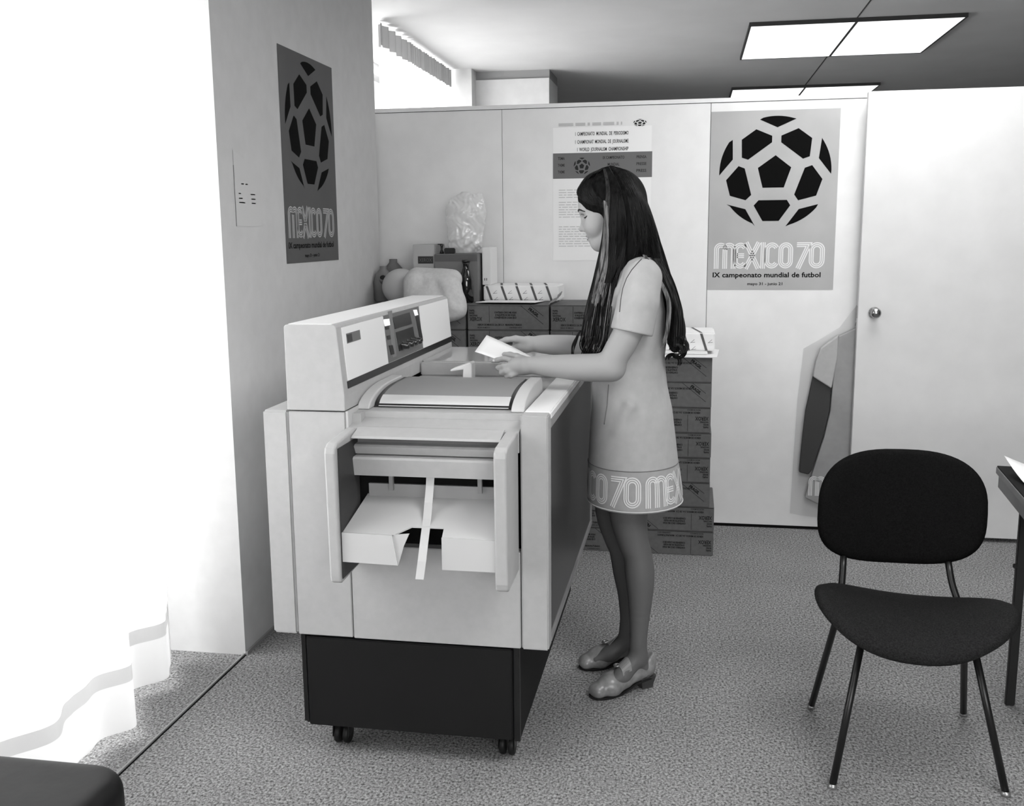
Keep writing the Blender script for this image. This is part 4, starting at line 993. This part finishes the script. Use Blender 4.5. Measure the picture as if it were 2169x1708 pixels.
def fz(y): return H(1240, y)[2]
def face_line(name, pts, rad, m_, off=.0006, sides=(-1, 1), n=6):
    "pts: distance from the middle of the face, height as a picture row; laid on the front of the face"
    for s_ in sides:
        P = []; R = []
        for i in range(len(pts)-1):
            for k in range(4):
                t = k/4; yo = (pts[i][0]*(1-t)+pts[i+1][0]*t)*s_; z = fz(pts[i][1]*(1-t)+pts[i+1][1]*t)
                h = BV.ray_cast(Vector((-.6, YM+yo, z)), Vector((1, 0, 0)))
                if h[0] is not None and h[0].x < -.2: P.append(h[0]+h[1]*off); R.append(rad[i]*(1-t)+rad[i+1]*t)
        if len(P) > 2: MB().tube(P, R, 8).obj(name, m_, wm, True)
face_line('eyebrow', [(.011, 448.5), (.022, 445.5), (.034, 444.5), (.045, 446), (.054, 450)], [.0022, .0032, .0028, .0024, .0010], M_brow, .0004)
face_line('eyelashes', [(.017, 461.5), (.024, 461), (.032, 461.5), (.040, 462), (.048, 460), (.053, 457)], [.0006, .0014, .0020, .0024, .0018, .0006], M_brow, .0006)
face_line('upper_eyelid_crease', [(.018, 455.5), (.030, 453.5), (.042, 455)], [.0004, .0008, .0004], M_nos, .0001)
face_line('lips', [(-.020, 503.2), (-.011, 502), (-.003, 500.8), (0, 501.4), (.003, 500.8), (.011, 502), (.020, 503.2)], [.0006, .0022, .0030, .0028, .0030, .0022, .0006], M_lip, -.0004, (1,))
face_line('lips', [(-.018, 505), (-.009, 507), (0, 508), (.009, 507), (.018, 505)], [.0006, .0026, .0034, .0026, .0006], M_lip, -.0006, (1,))
# finger nails
def nail(x, y, r=.005):
    p = on_body(x, y, .0005)
    if p is not None and p.y < 3.5:
        MB().lathe([(0, -.0008), (r*.75, -.0004), (r*.85, .0003), (0, .0006)], p, 12, 'y').obj('finger_nail', mat('nail', .6, .3, .5), wm, True)
nail(1046, 764.5); nail(1058, 726, .0042)

# dress
d = SDF((-.40, 3.02, .63), (.05, 3.56, 1.52), .0036)
yl, yr = 3.14, 3.49
dp = [(.650, -.332, -.012, 3.130, 3.492), (.70, -.332, -.016, 3.132, 3.490), (.80, -.330, -.030, 3.138, 3.484), (.88, -.326, -.040, 3.143, 3.478), (.97, -.320, -.052, 3.150, 3.472), (1.05, -.317, -.070, 3.165, 3.455),
      (1.14, -.316, -.080, 3.172, 3.448), (1.22, -.320, -.072, 3.160, 3.460), (1.30, -.312, -.066, 3.150, 3.470), (1.37, -.285, -.075, 3.155, 3.465), (1.41, -.260, -.085, 3.175, 3.445), (1.45, -.23, -.10, 3.22, 3.40)]
d.loft(dp, .02)
d.chain([sh+np.array([.004, 0, .006]), np.array([-.160, YM, 1.432]), shR+np.array([0, 0, .006])], [.052, .057, .052], .035)
d.cone(np.array([-.27, YM-.065, 1.27]), np.array([-.25, YM-.06, 1.30]), .052, .05, .03); d.cone(np.array([-.27, YM+.065, 1.27]), np.array([-.25, YM+.06, 1.30]), .052, .05, .03)
# folds running from the hip and across the back
for p_, q_, r in ((W(1405, 770, 3.17), W(1345, 850, 3.13), .010), (W(1392, 742, 3.16), W(1340, 800, 3.13), .008), (W(1290, 830, 3.13), W(1275, 905, 3.14), .010)):
    d.cone(p_, q_, r, .003, .03, 'sub')
d.cone(W(1335, 860, 3.155), W(1310, 915, 3.165), .012, .004, .03)
d.chain([np.array([-.165, YM, 1.40]), np.array([-.20, YM, 1.50])], [.070, .078], .004, 'sub')       # neckline
d.half((0, 0, .652), (0, 0, -1))
d.loft([(.63, -.312, -.03, 3.150, 3.472), (.80, -.31, -.045, 3.155, 3.466), (.86, -.25, -.10, 3.25, 3.38)], .01, 'sub')
d.smooth(1); M_dress = mat('dress_wool', .46)
dress = d.mesh('dress', M_dress, wm)
def sleeve(s0, s1, s2, Y0):
    g = SDF(np.minimum(s0, s2)-.09, np.maximum(s0, s2)+.09, .0034)
    g.chain([s0, s1, s2], [.060, .064, .068], .01)
    ax = s2-s1; ax /= np.linalg.norm(ax); g.half(s2-ax*.026, ax); g.chain([s1+ax*.03, s2+ax*.05], [.050, .055], .004, 'sub'); g.smooth(1)
    return g.mesh('sleeve', M_dress, wm)
sl_near = sleeve(sh+np.array([0, 0, .004]), W(1352, 640, 3.14), W(1334, 722, 3.125), 0)
sleeve(shR+np.array([0, 0, .004]), np.array([-.19, 3.475, 1.31]), np.array([-.215, 3.49, 1.19]), 0)
dm = dress.data; vd = np.empty(len(dm.vertices)*3, np.float32); dm.vertices.foreach_get('co', vd); vd = vd.reshape(-1, 3)
DV = BVHTree.FromPolygons(vd.tolist(), [tuple(p.vertices) for p in dm.polygons])
# lettered hem band: a slightly raised ring that follows the skirt
cxh, cyh = -.178, 3.311
def hem_pt(s, z, off=.0014):
    "s: metres round the skirt from the point nearest the camera, towards her back"
    a = -pi/2+s/.170; dr_ = Vector((math.cos(a), math.sin(a)*1.12, 0)).normalized()
    h = DV.ray_cast(Vector((cxh, cyh, z))+dr_*.40, -dr_)
    return (h[0]+dr_*off) if h[0] is not None else Vector((cxh, cyh, z))+dr_*.15
zs = .792; ring = MB(); ns = 96; rows = (zs, zs-.004, .74, .70, .668, .657, .653); vs = []
for z in rows:
    for k in range(ns): vs.append(hem_pt(2*pi*.170*k/ns, z, .0011 if z < zs else .0002))
ring.add(vs, [(j*ns+k, j*ns+(k+1) % ns, (j+1)*ns+(k+1) % ns, (j+1)*ns+k) for j in range(len(rows)-1) for k in range(ns)])
hemb = ring.obj('hem_band', mat('hem_wool', .36, .85, .15, noise=.05, scale=30, bump=.2, bscale=400), wm, True)
for z, r, nm, mm in ((zs, .0013, 'hem_seam', mat('seam_grey', .16, .8)), (.659, .0022, 'hem_piping', mat('hem_pipe', .60, .7))):
    MB().tube([hem_pt(2*pi*.170*k/ns, z, .0012) for k in range(ns+1)], r, 6, cap=False).obj(nm, mm, wm, True)
t = MB(); HH = .104
for rep, only in ((-1, (9, 10)), (0, None), (1, None)): mexico(t, lambda u, v: hem_pt(u, .672+v, .0026), -.074-3.04*HH+rep*4.24*HH, 0, HH, only=only, dens=True)
t.obj('hem_lettering', mat('hem_white', .72), hemb, recalc=False)
# neckline and side piping, dart
def surf_line(name, pts, r, m_, tree, off=.0006):
    P = []
    for i in range(len(pts)-1):
        for k in range(8):
            t_ = k/8; h = tree.ray_cast(CAM, ray(pts[i][0]+(pts[i+1][0]-pts[i][0])*t_, pts[i][1]+(pts[i+1][1]-pts[i][1])*t_))
            if h[0] is not None and h[0].y < 3.5: P.append(h[0]-ray(*pts[i])*off)
    if len(P) > 2: MB().tube(P, r, 6).obj(name, m_, wm, True)
sv = np.empty(len(sl_near.data.vertices)*3, np.float32); sl_near.data.vertices.foreach_get('co', sv)
SV = BVHTree.FromPolygons(sv.reshape(-1, 3).tolist(), [tuple(p.vertices) for p in sl_near.data.polygons])
surf_line('armhole_piping', [(1360, 548), (1352, 556), (1338, 572), (1327, 590), (1319, 612), (1315, 635), (1312, 665)], .0014, mat('piping_dark', .06, .8), SV)
surf_line('side_seam', [(1289, 815), (1286, 860), (1279, 905)], .0014, mat('seam_grey', .16), DV)

# shoes
M_shoe = mat('shoe_leather', .22, .28, .5, noise=.25, scale=40); M_sole = mat('shoe_sole', .012, .5)
def shoe(toe, heel, side):
    toe = np.array([toe[0], toe[1], 0.]); heel = np.array([heel[0], heel[1], 0.]); ax = toe-heel; L = np.linalg.norm(ax); ax /= L; lat = np.array([-ax[1], ax[0], 0]); up = np.array([0, 0, 1.])
    P = lambda u, z, w=0: heel+ax*(u*L)+up*z+lat*w
    g = SDF(np.minimum(toe, heel)-.06, np.maximum(toe, heel)+np.array([.06, .06, .13]), .0028)
    g.chain([P(.90, .026), P(.72, .036), P(.52, .050)], [.026, .035, .036], .02)
    g.cone(P(.92, .022, -.012), P(.92, .022, .012), .021, .021, .015)
    g.cone(P(.70, .030, -.012), P(.70, .030, .012), .030, .030, .02)
    g.chain([P(.52, .050), P(.30, .062), P(.13, .068)], [.034, .030, .029], .02)
    g.cone(P(.12, .068), P(.075, .100), .029, .025, .015)
    c0 = P(.50, .110); 
    g.chain([P(.43, .122), P(.28, .120), P(.13, .135)], [.030, .034, .026], .006, 'sub')
    w, X, Y, Z = g._win(g.lo, g.lo+g.n*g.h); u = ((X-heel[0])*ax[0]+(Y-heel[1])*ax[1])/L
    zs_ = np.interp(u.ravel(), [-.2, .12, .35, .58, .75, 1.2], [.040, .040, .030, .009, .007, .010]).reshape(u.shape)
    g._mix(w, (zs_-Z)+0*X, 0, 'int'); g.smooth(1)
    o = g.mesh('shoe', M_shoe, wm)
    sb = MB(); us = [0, .06, .18, .35, .50, .60, .75, .88, .97, 1.02]; ws = [.012, .024, .027, .026, .029, .033, .037, .035, .026, .010]
    zz = np.interp(us, [-.2, .12, .35, .58, .75, 1.2], [.040, .040, .030, .009, .007, .010]); vs = []
    for k in range(len(us)):
        for w_, dz in ((-ws[k], 0), (ws[k], 0), (ws[k], -.0075), (-ws[k], -.0075)): vs.append(tuple(P(us[k], max(.0005, zz[k]+dz+.001), w_)))
    fs = [(4*i+k, 4*i+(k+1) % 4, 4*i+4+(k+1) % 4, 4*i+4+k) for i in range(len(us)-1) for k in range(4)]+[(0, 1, 2, 3), tuple(4*(len(us)-1)+k for k in (3, 2, 1, 0))]
    sb.add(vs, fs).obj('sole', M_sole, o)
    hb = MB(); vs = []
    for z, u0, u1, w_ in ((.0, .03, .23, .020), (.012, .025, .235, .0205), (.042, -.005, .27, .026)):
        for (u_, ww) in ((u0+.03, -w_), (u0, -w_*.6), (u0, w_*.6), (u0+.03, w_), (u1, w_), (u1, -w_)): vs.append(tuple(P(u_, z, ww)))
    hb.add(vs, [tuple(range(5, -1, -1)), tuple(range(12, 18))]+[(j*6+k, j*6+(k+1) % 6, j*6+6+(k+1) % 6, j*6+6+k) for j in range(2) for k in range(6)]).obj('heel', mat('heel_dark', .05, .35), o)
    V_ = np.empty(len(o.data.vertices)*3, np.float32); o.data.vertices.foreach_get('co', V_); T_ = BVHTree.FromPolygons(V_.reshape(-1, 3).tolist(), [tuple(p.vertices) for p in o.data.polygons])
    # strap, tongue edge and button over the instep
    def top(u, w_):
        hs = [q_.ray_cast(Vector(P(u, .135, w_)), Vector((0, 0, -1)))[0] for q_ in (T_, BV)]; hs = [q_ for q_ in hs if q_ is not None]
        return max(hs, key=lambda q_: q_.z)+Vector((0, 0, .0012)) if hs else None
    st = MB(); 
    for u0, u1 in ((.46, .60),):
        R = []
        for k in range(15):
            w_ = -.040+.080*k/14; a_ = top(u0, w_); b_ = top(u1, w_)
            if a_ and b_: R.append((a_, b_))
        if len(R) > 2:
            vs = []
            for a_, b_ in R: vs += [tuple(a_), tuple(b_), tuple(b_+Vector((0, 0, .0028))), tuple(a_+Vector((0, 0, .0028)))]
            st.add(vs, [(4*i+k, 4*i+(k+1) % 4, 4*i+4+(k+1) % 4, 4*i+4+k) for i in range(len(R)-1) for k in range(4)]+[(0, 1, 2, 3), tuple(4*(len(R)-1)+k for k in (3, 2, 1, 0))]).obj('strap', mat('strap_leather', .24, .3, .5), o)
    tp_ = top(.60, 0) or Vector(P(.60, .07))
    MB().lathe([(.004, .003), (.008, .006), (.0125, .005), (.0135, 0), (.0, -.002)], tp_+Vector((0, 0, .003)), 20).obj('buckle', mat('buckle', .25, .25, .5, metal=.6), o, True)
    return o
shoe((-.300, 3.150), (-.100, 3.292), -1)
shoe((-.362, 3.375), (-.150, 3.475), 1)

# sheet of paper she holds
pA, pB, pC, pD = (Vector(px(1031, 710, 3.335)), Vector(px(1006, 745, 3.172)), Vector(px(1100, 783, 3.172)), Vector(px(1136, 762, 3.335)))
mb = MB(); g = []
for j in range(7):
    for i in range(7):
        u, v = i/6, j/6; p = (pB*(1-u)+pC*u)*(1-v)+(pA*(1-u)+pD*u)*v; g.append(p+Vector((0, 0, .004*math.sin(u*pi))))
mb.add(g, [(j*7+i, j*7+i+1, j*7+i+8, j*7+i+7) for j in range(6) for i in range(6)])
o = mb.obj('paper_sheet', MW, smooth=True); v = o.modifiers.new('s', 'SOLIDIFY'); v.thickness = .001; tagit(o, 'bright white sheet of paper held in both hands over the copier', 'paper')

# ------------------------------------------------------------------ hair: a soft core under many combed strands
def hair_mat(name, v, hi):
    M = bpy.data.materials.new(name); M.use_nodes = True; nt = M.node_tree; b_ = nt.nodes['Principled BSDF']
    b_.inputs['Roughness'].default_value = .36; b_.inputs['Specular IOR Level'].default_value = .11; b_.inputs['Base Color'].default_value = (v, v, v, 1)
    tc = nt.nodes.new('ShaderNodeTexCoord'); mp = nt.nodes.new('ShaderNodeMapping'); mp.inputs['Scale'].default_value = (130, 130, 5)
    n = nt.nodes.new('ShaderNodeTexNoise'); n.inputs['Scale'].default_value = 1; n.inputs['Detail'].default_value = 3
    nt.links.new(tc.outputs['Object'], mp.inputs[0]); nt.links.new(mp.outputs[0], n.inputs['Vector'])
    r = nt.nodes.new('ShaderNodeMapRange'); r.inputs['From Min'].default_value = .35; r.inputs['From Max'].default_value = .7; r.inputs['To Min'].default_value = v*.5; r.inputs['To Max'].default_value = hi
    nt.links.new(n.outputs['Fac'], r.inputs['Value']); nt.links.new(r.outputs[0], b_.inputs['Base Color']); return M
M_hair = hair_mat('hair', .003, .011); M_lite = hair_mat('hair_sunlit_streak', .09, .30); M_mid = hair_mat('hair_middle', .015, .05)  # M_lite: light on the locks painted as a paler hair colour
core = SDF((-.41, 3.13, 1.10), (.04, 3.50, 1.78), .005)
core.ell(H(1303, 428), (.104, .088, .108), 0); core.ell(H(1265, 415), (.062, .078, .062), .03)
back = [(1322, 430), (1352, 490), (1372, 545), (1398, 600), (1420, 650), (1432, 700), (1430, 738)]
for s_ in (-1, -.5, 0, .5, 1):
    core.schain([H(x, y, YM+s_*(.056-.002*i)) for i, (x, y) in enumerate(back)], [.056, .048, .034, .024, .022, .022, .012], .02)
front = [(1297, 440), (1301, 490), (1299, 530), (1290, 575), (1278, 610), (1270, 635), (1264, 655)]
for s_ in (-1, 1):
    yy = (YM-.085, YM-.085, YM-.08, YM-.085, YM-.10, YM-.115, YM-.12) if s_ < 0 else [YM+.08]*7
    core.schain([H(x, y, yy[i]) for i, (x, y) in enumerate(front)], [.026, .025, .024, .022, .019, .014, .007], .01)
core.chain([H(1345, 470, YM-.07), H(1338, 530, YM-.075), H(1316, 575, YM-.085)], [.030, .022, .010], .02)
# uncover the face
core.ell(H(1225, 494), (.085, .13, .082), .004, 'sub', rot=0)
core.ell(H(1245, 478, YM), (.064, .12, .052), .004, 'sub', rot=0); core.ell(H(1262, 470, 3.23), (.026, .05, .030), .004, 'sub')
core.smooth(1)
M_core = hair_mat('hair_under', .004, .012); M_core.node_tree.nodes['Principled BSDF'].inputs['Roughness'].default_value = .75; M_core.node_tree.nodes['Principled BSDF'].inputs['Specular IOR Level'].default_value = .06
hair = core.mesh('hair', M_core, wm); hair['label'] = 'long dark straight hair'
hv = np.empty(len(hair.data.vertices)*3, np.float32); hair.data.vertices.foreach_get('co', hv); HV = BVHTree.FromPolygons(hv.reshape(-1, 3).tolist(), [tuple(p.vertices) for p in hair.data.polygons])
def spline(P, n):
    P = [Vector(p) for p in P]; P = [P[0]*2-P[1]]+P+[P[-1]*2-P[-2]]; out = []; m_ = len(P)-3
    for k in range(n+1):
        t = k/n*m_; i = min(int(t), m_-1); t -= i; a, b_, c_, d_ = P[i:i+4]
        out.append(.5*((2*b_)+(-a+c_)*t+(2*a-5*b_+4*c_-d_)*t*t+(-a+3*b_-3*c_+d_)*t**3))
    return out
rs = random.Random(21)
def strands(name, guides, n, m_, r=.0016, jit=.004, ns=22, hug=True, taper=True, lift=0, mirror=False, stagger=0):
    "guides: rows of (x, y, Y); strands run along them, spread between neighbours"
    G = [spline([px(*p) for p in g_], ns) for g_ in guides]; mb = MB()
    for k in range(n):
        u = (k+rs.random())/n*(len(G)-1); i = min(int(u), len(G)-2); f = u-i; ph = rs.random()*6.3; ja, jb = rs.uniform(-jit, jit), rs.uniform(-jit, jit)
        e0, e1 = rs.uniform(0, .05), rs.uniform(.90, 1.0); pts = []; rad = []
        for q_ in range(ns+1):
            t = q_/ns
            if t > e1 and q_ > 3: break
            if t < e0*stagger*20: continue
            p = G[i][q_]*(1-f)+G[i+1][q_]*f
            p = p+Vector((ja*t+.0012*math.sin(ph+t*9), jb*t-.0006, .0))
            if hug:
                dr_ = (p-CAM).normalized(); h = HV.ray_cast(CAM, dr_)
                if h[0] is not None and (h[0]-CAM).length < (p-CAM).length+.03: p = h[0]-dr_*(rs.uniform(.0002, .0022)+lift)
            elif lift: p = p-(p-CAM).normalized()*lift
            pts.append(p); rad.append(r*(.5+.5*math.sin(pi*min(1, .25+t*.75))) if taper else r)
        mb.tube(pts, rad, 5, cap=False)
    if mirror:
        k = len(mb.v); fs = list(mb.f); mb.v += [(v[0], 2*YM-v[1], v[2]) for v in mb.v]; mb.f += [tuple(k+i for i in reversed(f)) for f in fs]; mb.mi += [0]*len(fs)
    return mb.obj(name, m_, hair, True, recalc=False)
N_ = YM-.085
# crown to the back
crown = [[(1288, 353, YM-.006), (1310, 372, 3.25), (1330, 420, 3.22), (1342, 480, 3.225), (1348, 530, 3.22), (1322, 572, 3.215)],
         [(1292, 352, YM-.005), (1318, 366, 3.26), (1346, 420, 3.23), (1362, 480, 3.235), (1372, 540, 3.23), (1398, 600, 3.24)],
         [(1296, 352, YM-.004), (1330, 366, 3.27), (1360, 420, 3.25), (1378, 480, 3.255), (1396, 545, 3.26), (1418, 610, 3.26)],
         [(1298, 352, YM-.003), (1338, 372, 3.29), (1367, 425, 3.28), (1388, 490, 3.29), (1408, 550, 3.29), (1430, 620, 3.29)]]
strands('hair_strands', crown, 150, M_hair, mirror=True); 
strands('hair_strands', [[g_[0], g_[1], g_[2], g_[3], g_[4]] for g_ in crown[:2]], 16, M_mid, .0012)
# back fall over the shoulder blade
fall = [[(1375, 548, 3.20), (1400, 600, 3.19), (1414, 645, 3.19), (1412, 690, 3.20), (1412, 735, 3.21)],
        [(1385, 548, 3.21), (1412, 600, 3.21), (1428, 650, 3.21), (1428, 700, 3.22), (1426, 745, 3.22)],
        [(1400, 548, 3.24), (1428, 610, 3.24), (1444, 665, 3.24), (1447, 710, 3.24), (1444, 752, 3.25)]]
strands('hair_strands', fall, 90, M_hair, .0016, hug=False, mirror=True); strands('hair_strands', fall[1:], 18, M_mid, .0012, hug=False, lift=.006)
lit = [[(1362, 540, 3.19), (1392, 590, 3.17), (1412, 640, 3.165), (1410, 700, 3.17), (1396, 745, 3.18)], [(1368, 541, 3.19), (1400, 592, 3.172), (1420, 642, 3.168), (1417, 700, 3.172), (1404, 742, 3.18)]]
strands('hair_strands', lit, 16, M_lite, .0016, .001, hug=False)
# near side, over the ear and down in front of the shoulder
side = [[(1278, 356, YM-.03), (1284, 395, 3.235), (1281, 445, N_-.01), (1277, 495, N_-.01), (1268, 545, N_-.015), (1256, 600, N_-.025), (1243, 650, N_-.03), (1233, 700, N_-.035), (1226, 735, N_-.03)],
        [(1281, 355, YM-.03), (1290, 395, 3.235), (1290, 445, N_-.01), (1287, 495, N_-.012), (1280, 545, N_-.018), (1268, 600, N_-.03), (1256, 650, N_-.035), (1250, 700, N_-.04), (1248, 745, N_-.035)],
        [(1284, 354, YM-.03), (1300, 395, 3.235), (1306, 445, N_-.01), (1306, 495, N_-.012), (1302, 545, N_-.02), (1290, 600, N_-.035), (1278, 650, N_-.04), (1270, 700, N_-.045), (1264, 745, N_-.04)],
        [(1288, 353, YM-.03), (1312, 395, 3.235), (1324, 445, N_-.005), (1328, 495, N_-.010), (1322, 545, N_-.02), (1305, 600, N_-.04), (1294, 650, N_-.05), (1284, 700, N_-.055), (1275, 745, N_-.05)]]
strands('hair_strands', side, 190, M_hair, .0017, mirror=True)
strands('hair_strands', [side[0], side[1]], 40, M_mid, .0014, lift=.003)
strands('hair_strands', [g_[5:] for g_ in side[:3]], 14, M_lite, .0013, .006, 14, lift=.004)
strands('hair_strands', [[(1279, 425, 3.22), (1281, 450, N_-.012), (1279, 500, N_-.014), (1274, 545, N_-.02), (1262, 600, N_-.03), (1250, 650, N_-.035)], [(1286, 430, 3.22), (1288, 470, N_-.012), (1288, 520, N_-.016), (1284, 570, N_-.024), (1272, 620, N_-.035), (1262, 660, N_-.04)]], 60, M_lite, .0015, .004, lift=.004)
strands('hair_strands', [side[2], side[3]], 10, M_mid, .0012)
# sweep across the forehead
fore = [[(1276, 357, YM-.005), (1245, 372, 3.295), (1226, 396, 3.290), (1223, 412, 3.280), (1234, 424, 3.250), (1256, 434, 3.225), (1283, 441, 3.215)],
        [(1277, 356, YM-.006), (1252, 372, 3.26), (1238, 395, 3.255), (1240, 412, 3.245), (1252, 424, 3.235), (1268, 434, 3.225), (1284, 442, 3.215)],
        [(1279, 356, YM-.03), (1262, 372, 3.255), (1254, 392, 3.245), (1260, 408, 3.235), (1270, 420, 3.225), (1280, 430, 3.22), (1286, 436, 3.215)]]
strands('hair_strands', fore, 110, M_hair, .0016, .002, mirror=True); strands('hair_strands', fore[:2], 10, M_mid, .0009, .002)
# loose curled ends
def curl(c_, r0, turns, dx, dz, w, n, m_, ang=0):
    mb = MB()
    for k in range(n):
        o_ = rs.uniform(-w, w); o2 = rs.uniform(-w, w); P = []; R0 = r0*rs.uniform(.75, 1.2); st = rs.uniform(-.3, .3)
        for q_ in range(25):
            t = q_/24; a_ = ang+st+2*pi*turns*t; rr_ = R0*(1-.35*t)
            P.append(Vector(px(*c_))+Vector((math.cos(a_)*rr_+dx*t+o_, o2, math.sin(a_)*rr_+dz*t)))
        mb.tube(P, [.0014*(1-.6*q_/24) for q_ in range(25)], 5, cap=False)
    return mb.obj('hair_curl', m_, hair, True, recalc=False)
curl((1438, 742, 3.24), .022, -.95, 0, -.012, .006, 34, M_hair, pi*.9); curl((1436, 738, 3.22), .014, -.8, 0, -.012, .004, 12, M_mid, pi*.8)
curl((1446, 728, 3.235), .018, -.9, 0, -.02, .005, 22, M_mid, pi*.9); curl((1432, 722, 3.22), .020, .7, 0, -.02, .006, 26, M_hair, 0)
curl((1425, 760, 3.24), .020, -.6, .01, -.012, .005, 20, M_hair, pi)
curl((1250, 728, 3.19), .028, .55, .0, -.018, .006, 22, M_hair, pi*.75); curl((1262, 735, 3.18), .022, .5, .0, -.01, .005, 16, M_mid, pi*.8)
ends = [[(1228, 700, 3.18), (1216, 722, 3.18), (1211, 742, 3.18), (1213, 762, 3.18)], [(1232, 700, 3.18), (1222, 722, 3.18), (1216, 742, 3.18), (1217, 760, 3.18)]]
strands('hair_strands', ends, 10, M_hair, .0014, .002, 12, hug=False)
ends = [[(1266, 600, 3.185), (1250, 690, 3.17), (1244, 715, 3.165), (1236, 740, 3.165), (1232, 762, 3.17)], [(1284, 600, 3.175), (1275, 690, 3.15), (1276, 715, 3.15), (1270, 738, 3.15), (1256, 760, 3.16)], [(1303, 600, 3.17), (1291, 690, 3.14), (1284, 715, 3.14), (1278, 738, 3.14), (1268, 757, 3.15)]]
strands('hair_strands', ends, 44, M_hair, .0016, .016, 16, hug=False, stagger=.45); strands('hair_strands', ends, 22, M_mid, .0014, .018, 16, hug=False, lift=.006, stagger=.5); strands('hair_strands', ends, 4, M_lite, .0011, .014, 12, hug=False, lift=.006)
